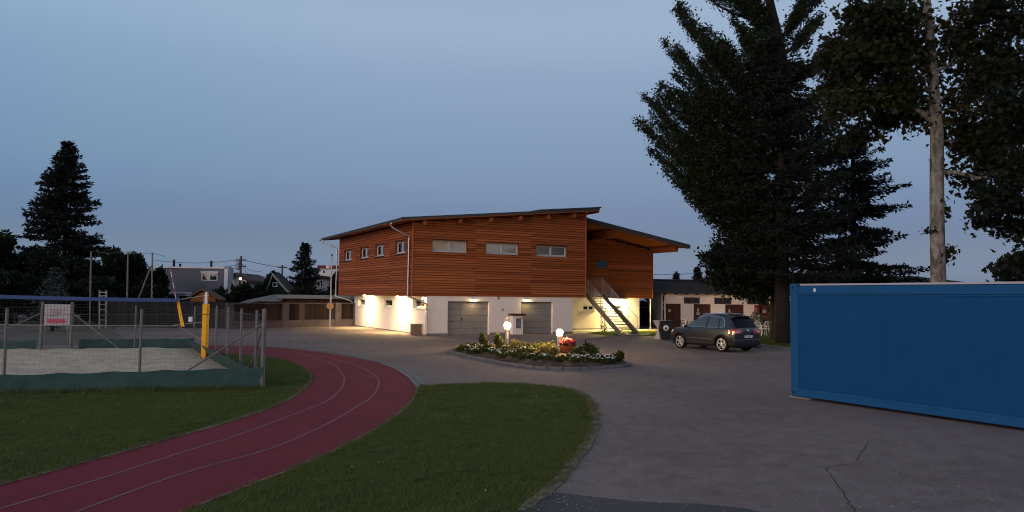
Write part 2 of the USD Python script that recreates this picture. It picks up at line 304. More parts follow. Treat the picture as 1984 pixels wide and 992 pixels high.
# grass behind the court, and the lit grass beside the stairs
struct('field', sheet([at(219, 638.7)[:2], at(246, 657.6)[:2], at(250, 664)[:2], (-18, 34.6), (-60, 34), (-90, 52), (-30, 58)], -0.002), M['dry_ground'])
far_grass = Polygon([at(1205, 641)[:2], at(1250, 640)[:2], at(1300, 641)[:2], at(1300, 651)[:2], at(1246, 651)[:2], at(1225, 648)[:2]]).union(Polygon([at(1138, 645)[:2], at(1165, 642)[:2], at(1206, 641)[:2], at(1215, 650)[:2], at(1172, 650)[:2]]))
struct('grass_strip', sheet(far_grass, 0.002), M['turf'])
right_lawn = Polygon([at(1464, 668)[:2], at(1496, 672)[:2], at(1530, 676)[:2], at(1600, 684)[:2], (30, 33), (34, 63), (18, 63.5), (14, 52)])
struct('garden_lawn', sheet(right_lawn, 0.002), M['turf'])

# kerb stones along the yard side of the track, and the wider gutter slabs at its bend
def stones(line, length, width, height, mat, parent, name, jit=0.01, z0=-0.01, gap=0.012):
    L = LineString(line); n = int(L.length / length)
    for k in range(n):
        a, b = L.interpolate(k * length + gap / 2), L.interpolate((k + 1) * length - gap / 2)
        a, b = np.array(a.coords[0]), np.array(b.coords[0]); d = b - a; l = np.linalg.norm(d)
        j = rng.normal(0, jit, 2)
        mm = rbox(-l / 2, l / 2, -width / 2, width / 2, z0, height + rng.uniform(-0.006, 0.006), 0.012)
        obj(name, moved(mm, (*((a + b) / 2 + j * 0.3), 0), math.atan2(d[1], d[0]) + rng.normal(0, 0.008)), mat, parent)
ke = thing('track_kerb', 'pale concrete kerb curving along the outer edge of the red running track', 'kerb')
kpx = [(803, 750), (806, 744), (791, 728), (761, 710), (709, 697), (649, 686), (574, 676), (515, 671), (450, 668.5)]
kl = LineString(on_ground(kpx)).parallel_offset(0.08, 'right')
kl2 = np.array(kl.coords)
if np.linalg.norm(kl2[0] - at(803, 750)[:2]) > 3: kl2 = kl2[::-1]
stones(kl2, 1.0, 0.12, 0.035, M['kerb_stone'], ke, 'kerb_stone')
gl = on_ground([(815, 745), (799, 729), (772, 713), (745, 704)])
gp = LineString(gl)
stones(gl, 0.5, 0.34, 0.015, M['concrete'], ke, 'gutter_slab')
# cracks in the yard
M['crack'] = plain('crack', (0.045, 0.038, 0.036), 0.95, 0.4, 9.0, spec=0.0)
for pts in ([(1683, 855), (1672, 872), (1658, 892)], [(1640, 899), (1602.6, 905), (1608, 917), (1623, 938), (1641, 966), (1660, 996)], [(1720, 803), (1790, 812)]):
    g = np.array([at(*p)[:2] for p in pts]); g = spline(g, 10); g[1:-1] += rng.normal(0, 0.012, g[1:-1].shape)
    struct('asphalt_crack', sheet(stripe(g, 0.010), -0.0025), M['crack'])

# thin pale border of dry thatch where the lawn meets the yard
M['thatch'] = two_scale('thatch', (0.10, 0.095, 0.06), (0.36, 0.33, 0.24), 6., 40., rough=1.0, bump=0.01, spec=0.0)
def frayed(line, w, seed):
    """a strip along a line whose two edges wander, as trodden turf does"""
    L = LineString(line); n = int(L.length / .05); r_ = np.random.default_rng(seed); a, b = [], []
    for k in range(n):
        t = k * .05; p, q = np.array(L.interpolate(t).coords[0]), np.array(L.interpolate(t + .04).coords[0]); d = (q - p) / (np.linalg.norm(q - p) + 1e-9); o = np.array([-d[1], d[0]])
        wob = meshkit.fbm(np.array([[t * 1.3, seed, 0], [t * 1.3, seed, 7.]]), 4, seed); a.append(p + o * w * (wob[0] * 1.9 + r_.uniform(-.12, .12))); b.append(p - o * w * (wob[1] * 1.5 - .1 + r_.uniform(-.12, .12)))
    return Polygon(a + b[::-1]).buffer(0)
struct('lawn_border', sheet(frayed(mid_edge[6:], .085, 3).difference(track_poly.buffer(.05)), 0.006), M['thatch'])
struct('lawn_border', sheet(frayed(inner_g[1:70], .045, 4), 0.006), M['thatch'])

# ------------------------------------------------------------------ the clubhouse
TH = math.radians(28.0)
A0 = far(798, 573, 44.9); A0[2] = 0
club = thing('clubhouse', 'two storey clubhouse clad in red-brown larch boards over white garages', 'building', A0, TH)
LB, TB, ZB = 12.45, 16.7, 2.40              # length of the front, of the left side, underside of the timber storey
def ztop(u): return 6.90 + 0.103 * u
WU0, WU1, WW = 12.45, 21.75, 4.5            # the set-back wing on the right
def zwing(u): return 8.02 - 0.160 * (u - 12.45)
WB = 15.5                                   # back end of the lower white wall

# lower storey: white walls with recessed openings
def wall_panel(length, z0, z1, holes, thick):
    P = Polygon([(0, z0), (length, z0), (length, z1), (0, z1)])
    for a, b, c, d in holes: P = P.difference(Polygon([(a, c), (b, c), (b, d), (a, d)]))
    return P
front_holes = [(2.35 - 0.99, 5.22 - 0.99, -0.1, 2.09), (7.48 - 0.99, 9.90 - 0.99, -0.1, 2.09)]
P = wall_panel(11.45 - 0.99, 0, ZB, front_holes, 0.3)
fw = prism(P, 0.05, 0.32, 'y'); obj('wall', moved(fw, (0.99, 0, 0)), M['render_white'], club)
cellar = [(12.7, 14.5, 1.56, 2.08), (6.45, 8.5, 1.58, 2.12), (0.50, 2.45, 1.62, 2.2)]
P = wall_panel(WB - 0.32, 0, ZB, [(a - 0.32, b - 0.32, c, d) for a, b, c, d in cellar], 0.3)
lw = prism(P, 0.99, 1.29, 'x'); obj('wall', moved(lw, (0, 0.32, 0)), M['render_white'], club)
obj('wall', box(11.15, 11.45, 0.32, WW, 0, ZB), M['render_white'], club)
wing_cellar = [(15.25, 16.3, 1.42, 1.84), (18.14, 18.75, 1.52, 1.82)]
P = Polygon([(11.45, 0), (20.5, 0), (20.5, ZB), (11.45, ZB)])
for a, b, c, d in wing_cellar: P = P.difference(Polygon([(a, c), (b, c), (b, d), (a, d)]))
obj('wall', prism(P, WW + 0.06, WW + 0.36, 'y'), M['render_white'], club)
obj('wall', box(20.2, 20.5, WW + 0.36, WB, 0, ZB), M['render_white'], club)
obj('wall', box(1.29, 20.2, WB - 0.3, WB, 0, ZB), M['render_white'], club)
obj('plinth', cat(box(1.0, 2.34, 0.035, 0.049, 0, 0.13), box(5.23, 7.47, 0.035, 0.049, 0, 0.13), box(9.91, 11.46, 0.035, 0.049, 0, 0.13)), M['plinth'], club)
obj('plinth', box(0.972, 0.989, 0.05, WB, 0, 0.07), M['plinth'], club)
obj('plinth', box(11.46, 20.5, WW + 0.04, WW + 0.059, 0, 0.10), M['plinth'], club)
# expansion joints in the left wall
for y in (9.9, 5.35): obj('wall_joint', box(0.984, 0.9895, y, y + 0.02, 0.07, ZB - 0.01), M['plinth'], club)

# the body of the timber storey behind the boards, and its soffit
core = prism([(0.03, ZB), (LB - 0.03, ZB), (LB - 0.03, ztop(LB) - 0.02), (0.03, ztop(0) - 0.02)], 0.22, TB - 0.03, 'y')
win_front = [(1.25, 3.59, 5.09, 5.82), (4.89, 7.25, 5.09, 5.82), (8.55, 10.93, 5.08, 5.80)]
win_left = [(1.25, 3.20, 5.02, 5.82), (5.30, 7.36, 5.03, 5.82), (8.80, 10.90, 5.03, 5.82), (13.0, 15.2, 5.03, 5.82)]
cm = manifold3d.Manifold(manifold3d.Mesh(np.array(core[0], np.float32), np.array(core[1], np.uint32)))
fr = prism(Polygon([(0.03, ZB), (LB - 0.03, ZB), (LB - 0.03, ztop(LB) - 0.02), (0.03, ztop(0) - 0.02)]).difference(
    Polygon([(a, c) for a, c in [(0, 0), (0, 0), (0, 0)]]).buffer(0)), 0.03, 0.22, 'y')
def cut(mesh, boxes):
    mm = manifold3d.Manifold(manifold3d.Mesh(np.array(mesh[0], np.float32), np.array(mesh[1], np.uint32)))
    for b in boxes:
        mm -= manifold3d.Manifold.cube((b[1] - b[0], b[3] - b[2], b[5] - b[4])).translate((b[0], b[2], b[4]))
    r = mm.to_mesh(); return np.array(r.vert_properties[:, :3], float), np.array(r.tri_verts)
core = prism([(0.03, ZB), (LB - 0.03, ZB), (LB - 0.03, ztop(LB) - 0.02), (0.03, ztop(0) - 0.02)], 0.03, TB - 0.03, 'y')
core = cut(core, [(a, b, -0.1, 0.27, c, d) for a, b, c, d in win_front] + [(-0.1, 0.27, a, b, c, d) for a, b, c, d in win_left])
obj('timber_wall', core, M['larch_dark'], club)
wcore = prism([(LB, ZB), (WU1 - 0.03, ZB), (WU1 - 0.03, zwing(WU1) - 0.3), (LB, zwing(LB) - 0.3)], WW + 0.03, TB - 0.03, 'y')
wcore = cut(wcore, [(16.38, 17.5, WW - 0.1, WW + 0.25, 4.66, 5.26)])
obj('timber_wall', wcore, M['larch_dark'], club)

PITCHB = 0.158
def board_mesh(l, h=PITCHB, t=0.03):
    """one lapped board lying along x, its lower edge proud of the board below"""
    prof = [(0, 0.004), (-t, 0.012), (-t, h * 0.25), (-t * 0.8, h * 0.82), (-0.004, h * 0.865)]   # (depth, height)
    n = len(prof); v = np.array([[x, y, z] for x in (0, l) for y, z in prof]); f = []
    for k in range(n):
        j = (k + 1) % n; f += [[k, j, n + j], [k, n + j, n + k]]
    for k in range(1, n - 1): f += [[0, k + 1, k], [n, n + k, n + k + 1]]
    return v, np.array(f)
def clad(length, zlow, top, holes, place, mat, cuts=()):
    z = zlow
    while True:
        zt = z + PITCHB
        segs = [(0.0, length)]
        # the sloping roof shortens the topmost boards
        zmax0, zmax1 = top(0), top(length)
        if z + 0.02 > max(zmax0, zmax1): break
        if zt > min(zmax0, zmax1):
            xs = np.linspace(0, length, 200); ok = np.array([top(x) for x in xs]) >= zt - 0.05
            if not ok.any(): break
            segs = [(xs[ok][0], xs[ok][-1])]
        for a, b, c, d in holes:
            if zt > c + 0.03 and z < d - 0.03:
                segs = [s for p, q in segs for s in ((p, min(q, a)), (max(p, b), q)) if s[1] - s[0] > 0.05]
        for c0 in cuts:
            c = c0
            segs = [s for p, q in segs for s in (((p, c - 0.004), (c + 0.004, q)) if p < c - 0.1 and q > c + 0.1 else ((p, q),))]
        for p, q in segs:
            place(board_mesh(q - p), p, z + rng.normal(0, 0.002), q)
        z = zt
# each board is its own mesh in its own place, so that its grain starts anew
def put_board(mm, loc, rz, mat):
    base = str(club.GetPath()); path = base + '/' + numbered(base, 'siding_board')
    g = usdkit.mesh(stage, path, moved(mm, loc, rz), LARCH['y' if mat is M['larch_side'] else 'x'][int(rng.choice(6, p=[.1, .2, .28, .2, .1, .12]))]); return g
clad(LB - 0.06, ZB, lambda x: ztop(x) - 0.02, win_front, lambda mm, p, z, q: put_board(mm, (p + 0.03, 0.03, z), 0, M['larch']), M['larch'], (4.15, 8.15))
# left side: boards run along y, outer face towards -x
def put_left(mm, p, z, q):
    v, f = mm; v = np.column_stack([v[:, 1] + 0.03, q + p - v[:, 0] - p + 0.03, v[:, 2] + z]); put_board((v, f), (0, 0, 0), 0, M['larch_side'])
clad(TB - 0.06, ZB, lambda x: ztop(0) - 0.02, win_left, put_left, M['larch_side'], (4.25, 12.0))
clad(WU1 - LB - 0.03, ZB, lambda x: zwing(LB + x) - 0.32, [(16.38 - LB, 17.5 - LB, 4.66, 5.26)], lambda mm, p, z, q: put_board(mm, (p + LB, WW + 0.03, z), 0, M['larch']), M['larch'], (5.0,))
obj('corner_board', rbox(-0.035, 0.045, -0.035, 0.045, ZB, ztop(0) - 0.03, 0.008), M['larch'], club)
obj('corner_board', rbox(LB - 0.05, LB + 0.03, -0.03, 0.05, ZB, ztop(LB) - 0.03, 0.008), M['larch'], club)
obj('corner_board', rbox(WU1 - 0.04, WU1 + 0.035, WW - 0.03, WW + 0.04, ZB, zwing(WU1) - 0.36, 0.008), M['larch'], club)

# windows
def window(a, b, c, d, axis, depth, mat, panes=2, blind=True, mull=0.09, sill=0.10):
    """an opening from a to b and c to d; axis 'y' looks along +y (front), 'x' along +x (left side)"""
    def put(x0, x1, y0, y1, z0, z1, bev=0.006):
        return rbox(x0, x1, y0, y1, z0, z1, bev) if axis == 'y' else rbox(y0, y1, x0, x1, z0, z1, bev)
    fr = 0.075; y0, y1 = depth, depth + 0.07
    w = obj('window', cat(put(a, a + fr, y0, y1, c, d), put(b - fr, b, y0, y1, c, d), put(a + fr - .001, b - fr + .001, y0 + .002, y1 - .002, d - fr, d), put(a + fr - .001, b - fr + .001, y0 + .002, y1 - .002, c, c + sill)), mat, club)
    step = (b - a - 2 * fr) / panes
    for k in range(panes):
        p, q = a + fr + k * step, a + fr + (k + 1) * step
        if k: obj('mullion', put(p - mull / 2, p + mull / 2, y0 - 0.012, y1 - 0.01, c + sill, d - fr), mat, w)
        e = mull / 2 if k else 0; e2 = mull / 2 if k < panes - 1 else 0
        obj('sash', cat(put(p + e, p + e + 0.035, y0 + .02, y1 - .015, c + sill, d - fr), put(q - e2 - 0.035, q - e2, y0 + .02, y1 - .015, c + sill, d - fr), put(p + e, q - e2, y0 + .022, y1 - .017, d - fr - .03, d - fr), put(p + e, q - e2, y0 + .022, y1 - .017, c + sill, c + sill + .035)), mat, w)
        obj('pane', put(p + e + .03, q - e2 - .03, y0 + .036, y0 + .042, c + sill + .03, d - fr - .03, 0.001), M['pane'] if blind else M['dark_pane'], w)
        if blind: obj('blind', put(p + .03, q - .03, y0 + .085, y0 + .095, c + sill, d - fr + .01, 0.001), M['blind'], w)  # added backing that paints the sky reflection into the glass
    obj('window_sill', put(a, b, depth - 0.16, depth, c - 0.002, c + 0.022, 0.004), M['frame_grey'], w)
    return w
for a, b, c, d in win_front: window(a, b, c, d, 'y', 0.14, M['frame_grey'])
for a, b, c, d in win_left: window(a, b, c, d, 'x', 0.14, M['frame_grey'])
def reveal(a, b, c, d, axis):
    t = 0.022
    if axis == 'y': return cat(box(a, a + t, -0.012, 0.14, c, d), box(b - t, b, -0.012, 0.14, c, d), box(a + t, b - t, -0.012, 0.14, d - t, d))
    return cat(box(-0.012, 0.14, a, a + t, c, d), box(-0.012, 0.14, b - t, b, c, d), box(-0.012, 0.14, a + t, b - t, d - t, d))
for q in win_front: obj('window_reveal', reveal(*q, 'y'), M['beam'], club)
for q in win_left: obj('window_reveal', reveal(*q, 'x'), M['beam'], club)
wd = window(16.38, 17.5, 4.66, 5.26, 'y', WW + 0.02, plain('green_grey_frame', (0.075, 0.085, 0.06), 0.6, 0.1), panes=1, blind=False)
for a, b, c, d in wing_cellar:
    window(a, b, c, d, 'y', WW + 0.16, M['frame_white'], panes=2 if b - a > 0.8 else 1, blind=False, sill=0.07)
    obj('window_sill', rbox(a - 0.06, b + 0.06, WW + 0.01, WW + 0.16, c - 0.05, c - 0.005, 0.006), M['frame_white'], club)
# hopper windows of the cellar, tilted open at the top
for a, b, c, d in cellar:
    def put(y0, y1, x0, x1, z0, z1): return rbox(x0, x1, y0, y1, z0, z1, 0.006)
    w = obj('window', cat(put(a, a + .06, 1.12, 1.19, c, d), put(b - .06, b, 1.12, 1.19, c, d), put(a + .06, b - .06, 1.122, 1.188, d - .06, d), put(a + .06, b - .06, 1.122, 1.188, c, c + .06)), M['frame_white'], club)
    hh = d - c - 0.13
    sash = cat(put(a + .07, a + .13, -.025, .025, 0, hh), put(b - .13, b - .07, -.025, .025, 0, hh), put(a + .13, b - .13, -.024, .024, 0, .06), put(a + .13, b - .13, -.024, .024, hh - .06, hh))
    R = moved(sash, (0, 0, 0), ry=math.radians(24)); obj('sash', moved(R, (1.15, 0, c + .065)), M['frame_white'], w)
    R = moved(put(a + .12, b - .12, -.004, .004, .05, hh - .05), ry=math.radians(24)); obj('pane', moved(R, (1.15, 0, c + .065)), M['dark_pane'], w)
    obj('window_sill', rbox(0.95, 1.12, a - .05, b + .05, c - .05, c - .003, .006), M['frame_white'], club)
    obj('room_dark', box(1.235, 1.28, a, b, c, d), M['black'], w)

# garage doors: four sections each, the first with a wicket door
def garage(a, b, wicket):
    g = obj('garage_door', cat(box(a - 0.02, a + 0.05, 0.24, 0.31, 0, 2.09), box(b - 0.05, b + 0.02, 0.24, 0.31, 0, 2.09), box(a + 0.05, b - 0.05, 0.242, 0.31, 2.03, 2.11)), M['door_grey'], club)
    n = 5; hs = 2.03 / n
    for k in range(n):
        obj('door_panel', rbox(a + 0.05, b - 0.05, 0.25, 0.29, k * hs + 0.006, (k + 1) * hs - 0.004, 0.008), M['door_grey'], g)
    obj('door_seal', box(a, b, 0.24, 0.30, -0.005, 0.012), M['black'], g)
    obj('knob', ball((a + 0.36, 0.235, 0.86), 0.035, 1), M['black'], g)
    if wicket:
        x0, x1 = a + 0.95, a + 1.85
        obj('wicket_door', cat(box(x0, x0 + .03, .238, .249, .1, 1.9), box(x1 - .03, x1, .238, .249, .1, 1.9), box(x0 + .03, x1 - .03, .239, .249, 1.87, 1.9)), M['door_grey'], g)
        obj('handle', cat(rbox(x0 + .03, x0 + .08, .215, .238, .88, 1.06, .006), tube([(x0 + .055, .225, 1.0), (x0 + .055, .17, 1.0), (x0 + .2, .17, 1.0)], .014, 6)), M['black'], g)
    obj('door_jamb', box(a - .001, a + .018, .052, .24, 0, 2.088), M['render_white'], g); obj('door_jamb', box(b - .018, b + .001, .052, .24, 0, 2.088), M['render_white'], g)
garage(2.35, 5.22, True); garage(7.48, 9.90, False)
def wall_lamp(u, w, z, axis):
    """a small bulkhead lamp: a hood on the wall with the glass below"""
    b = rbox(u - .13, u + .13, w - .20, w, z + .02, z + .07, .012) if axis == 'y' else rbox(u - .20, u, w - .13, w + .13, z + .02, z + .07, .012)
    return b
for u in (4.12, 7.92):
    l = obj('wall_lamp', wall_lamp(u, 0.05, 2.19, 'y'), M['frame_white'], club)
    obj('lamp_glass', ball((u, -0.055, 2.195), 0.085, 2, (1.15, 1, .45)), M['lamp'], l)
for y in (11.25, 4.1):
    l = obj('flood_lamp', cat(box(.40, .64, y - .12, y + .12, 2.375, 2.397), box(.40, .42, y - .12, y + .12, 2.30, 2.375)), M['frame_white'], club)
    obj('lamp_glass', box(.44, .60, y - .08, y + .08, 2.345, 2.36), M['flood'], l)
l = obj('wall_lamp', wall_lamp(0.99, 0.28, 2.27, 'x'), M['frame_white'], club)
obj('lamp_glass', ball((0.86, 0.28, 2.25), 0.10, 2, (1, 1.1, .6)), glow('corner_lamp_glass', LAMP, 120.0), l)
l = obj('flood_lamp', cat(rbox(17.4, 19.0, WW - .55, WW + .06, 2.345, 2.398, .012), box(17.4, 19.0, WW - .55, WW - .535, 2.27, 2.345)), M['frame_white'], club)  # wide ledge added to keep this lamp off the roof soffit
obj('lamp_glass', rbox(17.68, 18.72, WW - .17, WW + .03, 2.22, 2.315, .03), glow('strip_lamp_glass', (1.0, 0.74, 0.26), 2600.0), l)
obj('air_vent', cat(moved(lathe([(0, -.09), (.07, -.09), (.095, -.05), (.095, 0), (0, 0)], 16), (5.85, .05, 2.28), rx=math.radians(90)), rbox(5.83, 5.87, -.02, .05, 2.33, 2.39, .005)), M['black'], club)
vb = obj('vent_grille', rbox(6.06, 6.22, .02, .049, 1.49, 1.66, .006), M['frame_grey'], club)
for k in range(4): obj('slat', rbox(6.075, 6.205, .008, .02, 1.505 + k * .036, 1.53 + k * .036, .003), M['frame_grey'], vb)

# purlin ends under the front verge, roofs, gutters and downpipes
for u in (0.55, 2.9, 5.0, 7.1, 9.2, 11.2): obj('purlin', rbox(u - .08, u + .08, -.62, .03, ztop(u) - .34, ztop(u) - .06, .012), M['beam'], club)
def slab(poly_uw, zf, z0, z1):
    """a roof layer over the plan polygon, following the slope"""
    P = np.array(poly_uw, float); v2, f2 = trimesh.creation.triangulate_polygon(Polygon(P), engine='earcut'); n = len(v2)
    zl = np.array([zf(a) for a in v2[:, 0]]); a = v2[f2]
    cr = (a[:, 1, 0] - a[:, 0, 0]) * (a[:, 2, 1] - a[:, 0, 1]) - (a[:, 1, 1] - a[:, 0, 1]) * (a[:, 2, 0] - a[:, 0, 0])
    f2 = np.where(cr[:, None] < 0, f2[:, ::-1], f2)
    v = np.vstack([np.column_stack([v2, zl + z1]), np.column_stack([v2, zl + z0])]); F_ = [f2, f2[:, ::-1] + n]
    key = {tuple(np.round(q, 6)): k for k, q in enumerate(v2)}; ids = [key[tuple(np.round(q, 6))] for q in P]
    if Polygon(P).exterior.is_ccw is False: ids = ids[::-1]
    for i in range(len(ids)):
        p, q = ids[i], ids[(i + 1) % len(ids)]; F_.append(np.array([[p, p + n, q + n], [p, q + n, q]]))
    return v, np.vstack(F_)
EB = TB + 2.0
roof = obj('roof', slab([(-.95, -.62), (LB + .62, -.62), (LB + .62, EB), (-.95, EB)], ztop, .13, .20), M['roof_dark'], club)
obj('soffit', slab([(-.90, -.58), (LB + .55, -.58), (LB + .55, EB - .05), (-.90, EB - .05)], ztop, 0.0, .125), M['beam'], roof)
obj('verge_board', slab([(-.95, -.65), (LB + .60, -.65), (LB + .60, -.622), (-.95, -.622)], ztop, .01, .07), M['beam'], roof)
obj('verge_flashing', slab([(-.97, -.67), (LB + .66, -.67), (LB + .66, -.60), (-.97, -.60)], ztop, .072, .215), M['roof_dark'], roof)
obj('raised_roof', slab([(8.3, -.70), (LB + .78, -.70), (LB + .78, EB), (8.3, EB)], ztop, .222, .30), M['roof_dark'], roof)
obj('verge_board', slab([(8.32, -.69), (LB + .70, -.69), (LB + .70, -.671), (8.32, -.671)], ztop, .217, .221), M['beam'], roof)
obj('ridge_board', slab([(LB + .625, -.6), (LB + .66, -.6), (LB + .66, EB - .1), (LB + .625, EB - .1)], ztop, -.10, .125), M['beam'], roof)
VW = 1.2
wing_roof = obj('roof', slab([(LB + .03, VW), (22.62, VW), (22.62, TB + .5), (LB + .03, TB + .5)], zwing, -.02, .08), M['roof_dark'], club)
obj('verge_flashing', slab([(LB + .035, VW - .05), (22.68, VW - .05), (22.68, VW - .001), (LB + .035, VW - .001)], zwing, -.20, .10), M['roof_dark'], wing_roof)
obj('soffit', slab([(LB + .03, VW + .02), (22.5, VW + .02), (22.5, TB + .45), (LB + .03, TB + .45)], zwing, -.16, -.025), M['beam'], wing_roof)
obj('verge_board', slab([(LB + .04, VW - .03), (22.5, VW - .03), (22.5, VW + .015), (LB + .04, VW + .015)], zwing, -.26, -.205), M['beam'], wing_roof)
obj('purlin', rbox(15.6, 15.9, 1.55, WW + .03, zwing(15.9) - .78, zwing(15.9) - .18, .015), M['beam'], club)
obj('purlin', rbox(21.45, 21.74, 1.45, WW - .035, zwing(21.75) - .60, zwing(21.75) - .18, .015), M['beam'], club)
obj('wall_plate', rbox(LB + .05, WU1, WW + .031, WW + .08, zwing(WU1) - .5, zwing(WU1) - .36, .01), M['beam'], club)
gz = ztop(-.95) + .06
gut = [( -1.04 + .075 * math.cos(t), gz + .075 * math.sin(t)) for t in np.linspace(math.pi, 2 * math.pi, 9)]
gp_ = np.array(gut + [(x + .0, z + .008) for x, z in gut[::-1]])
obj('gutter', cat(prism(Polygon(np.array(gut + [(q[0] * 1.0 - (q[0] + 1.04) * .12, q[1] + (.010 if 0 < k < 8 else 0)) for k, q in list(enumerate(gut))[::-1]])).buffer(0), -.6, EB, 'y')), M['zinc'], club, smooth=40)
dp = obj('downpipe', tube(spline([(-1.04, .9, gz - .06), (-1.04, .9, gz - .3), (-.55, .62, gz - .62), (-.10, .42, gz - .86), (-.10, .42, gz - 1.1)], 6), .055, 10), M['zinc'], club, smooth=50)
obj('pipe', tube([(-.10, .42, gz - 1.0), (-.10, .42, 2.42)], .055, 10), M['zinc'], dp, smooth=50)
obj('pipe', tube(spline([(-.10, .42, 2.6), (-.10, .42, 2.35), (.20, .24, 2.24), (.86, -.08, 1.93), (.93, -.10, 1.7), (.93, -.10, 1.2)], 6), .055, 10), M['zinc'], dp, smooth=50)
obj('pipe', tube([(.93, -.10, 1.3), (.93, -.10, .16), (.90, -.22, .05)], .058, 10), M['zinc'], dp, smooth=50)
for z in (3.0, 4.6, 5.8): obj('pipe_clip', lathe([(.054, -.02), (.066, -.02), (.066, .02), (.054, .02)], 10, (-.10, .42, z)), M['galv'], dp)
BW = TB + .35
dp = obj('downpipe', tube(spline([(-1.04, BW + .7, gz - .06), (-1.04, BW + .7, gz - .28), (-.5, BW + .3, gz - .5), (-.07, BW, gz - .8), (-.07, BW, gz - 1.0)], 6), .06, 10), M['zinc'], club, smooth=50)
obj('pipe', tube([(-.07, BW, gz - .9), (-.07, BW, 2.4)], .06, 10), M['zinc'], dp, smooth=50)
obj('pipe', tube(spline([(-.07, BW, 2.55), (-.07, BW, 2.3), (.85, WB + .55, 1.95), (.93, WB + .35, 1.75), (.93, WB + .35, 1.2)], 6), .06, 10), M['zinc'], dp, smooth=50)
obj('pipe', tube([(.93, WB + .35, 1.3), (.93, WB + .35, 0)], .06, 10), M['zinc'], dp, smooth=50)
obj('corner_post', tube([(WU1 - .12, WW + .12, 0), (WU1 - .12, WW + .12, ZB)], .06, 12), M['galv'], club, smooth=50)
obj('storey_floor', box(.05, WU1 - .05, WW + .4, TB - .05, ZB - .03, ZB - .002), M['larch_side'], club)
obj('storey_soffit', box(.05, .985, .04, TB - .05, ZB - .03, ZB - .002), M['larch_side'], club)
obj('storey_soffit', box(20.51, WU1 - .05, WW + .05, WW + .4, ZB - .03, ZB - .002), M['larch_side'], club)

def L2W(u, w, z=0.0): return np.array([A0[0] + u * math.cos(TH) - w * math.sin(TH), A0[1] + u * math.sin(TH) + w * math.cos(TH), z])

# meter cupboard in front of the wall, between the doors
cup = thing('meter_cupboard', 'white meter cupboard with dark red lid between the two garage doors', 'cupboard', L2W(7.05, -.32), TH)
obj('body', rbox(-.36, .40, -.02, .34, 0, 1.2, .01), M['render_white'], cup)
obj('lid', rbox(-.52, .52, -.16, .35, 1.203, 1.33, .012), M['red_brown'], cup)
d_ = obj('door', rbox(-.20, .26, -.045, -.018, .30, 1.10, .008), M['frame_white'], cup)
obj('pane', box(-.15, .22, -.052, -.046, .40, 1.04), plain('cupboard_glass', (.16, .16, .155), .2, .2), d_)
obj('handle', rbox(.30, .36, -.05, -.018, 1.02, 1.10, .004), M['black'], cup)

# metal stairs to the landing under the wing roof
M['stair_steel'] = plain('stair_steel', (.115, .108, .10), .55, .15, 8.0, metal=.2); M['tread_steel'] = plain('tread_steel', (.060, .056, .052), .6, .15, 8.0)
st = thing('metal_staircase', 'galvanised steel outdoor staircase rising to the landing at the right end of the clubhouse', 'staircase', L2W(0, 0), TH)
SU0, SU1, SW0, SW1, SZ = 13.35, 14.75, -2.75, 1.25, 2.70
def stair_z(w): return SZ * (w - SW0) / (SW1 - SW0)
for u in (SU0, SU1):
    q = [(SW0 - .05, -.0), (SW0 + .3, -.0), (SW1 + .05, SZ - .30), (SW1 + .05, SZ + .02), (SW1 - .05, SZ + .02), (SW0 - .05, .16)]
    obj('stringer', prism(q, u - .012, u + .012, 'x'), M['stair_steel'], st)
    obj('flange', cat(*[tube([(u, a[0], a[1]), (u, b[0], b[1])], .022, 4) for a, b in ((q[5], q[4]), (q[1], q[2]))]), M['stair_steel'], st)
n = 15
for k in range(n):
    z = SZ * (k + 1) / (n + 1); w = SW0 + (SW1 - SW0) * (k + 1) / (n + 1)
    obj('tread', cat(rbox(SU0 + .014, SU1 - .014, w - .13, w + .13, z - .035, z, .004), box(SU0 + .014, SU1 - .014, w - .134, w - .131, z - .06, z)), M['tread_steel'], st)
land = obj('landing', rbox(SU0 - .9, SU1 + .012, SW1 + .06, WW - .03, SZ - .08, SZ, .006), M['galv_dull'], st)
obj('landing_beam', cat(rbox(SU0 - .9, SU1, SW1 + .061, SW1 + .12, SZ - .25, SZ - .082, .006), rbox(SU1 - .06, SU1, SW1 + .13, WW - .04, SZ - .25, SZ - .082, .006)), M['galv'], st)
obj('landing_leg', tube([(SU1 - .03, SW1 + .2, 0), (SU1 - .03, SW1 + .2, SZ - .25)], .045, 8), M['galv'], st)
RH = 0.98
for u in (SU0, SU1):
    obj('handrail', tube([(u, SW0 + .02, .1), (u, SW0 + .02, .12 + RH), (u, SW1 + .02, SZ + RH + .02)], .024, 8), M['galv'], st, smooth=50)
    obj('lower_rail', tube([(u, SW0 + .05, .26), (u, SW1, SZ + .12)], .014, 6), M['galv'], st)
    for k in range(5):
        w = SW0 + .02 + (SW1 - SW0) * k / 4; obj('post', tube([(u, w, stair_z(w) - .1), (u, w, stair_z(w) + RH)], .02, 6), M['galv'], st)
    for k in range(36):
        w = SW0 + .1 + (SW1 - SW0 - .1) * k / 35; obj('baluster', tube([(u, w, stair_z(w) + .13), (u, w, stair_z(w) + RH)], .0075, 4, False), M['galv'], st)
obj('handrail', tube([(SU1, SW1 + .05, SZ), (SU1, SW1 + .05, SZ + 1.08), (SU1, WW - .1, SZ + 1.08), (SU1, WW - .1, SZ)], .024, 8), M['galv'], st)
for k in range(28): obj('baluster', tube([(SU1, SW1 + .12 + k * .112, SZ), (SU1, SW1 + .12 + k * .112, SZ + 1.06)], .0075, 4, False), M['galv'], st)
obj('handrail', tube([(SU0 - .88, SW1 + .07, SZ), (SU0 - .88, SW1 + .07, SZ + 1.08), (SU0 - .02, SW1 + .07, SZ + 1.08), (SU0 - .02, SW1 + .07, SZ)], .024, 8), M['galv'], st)
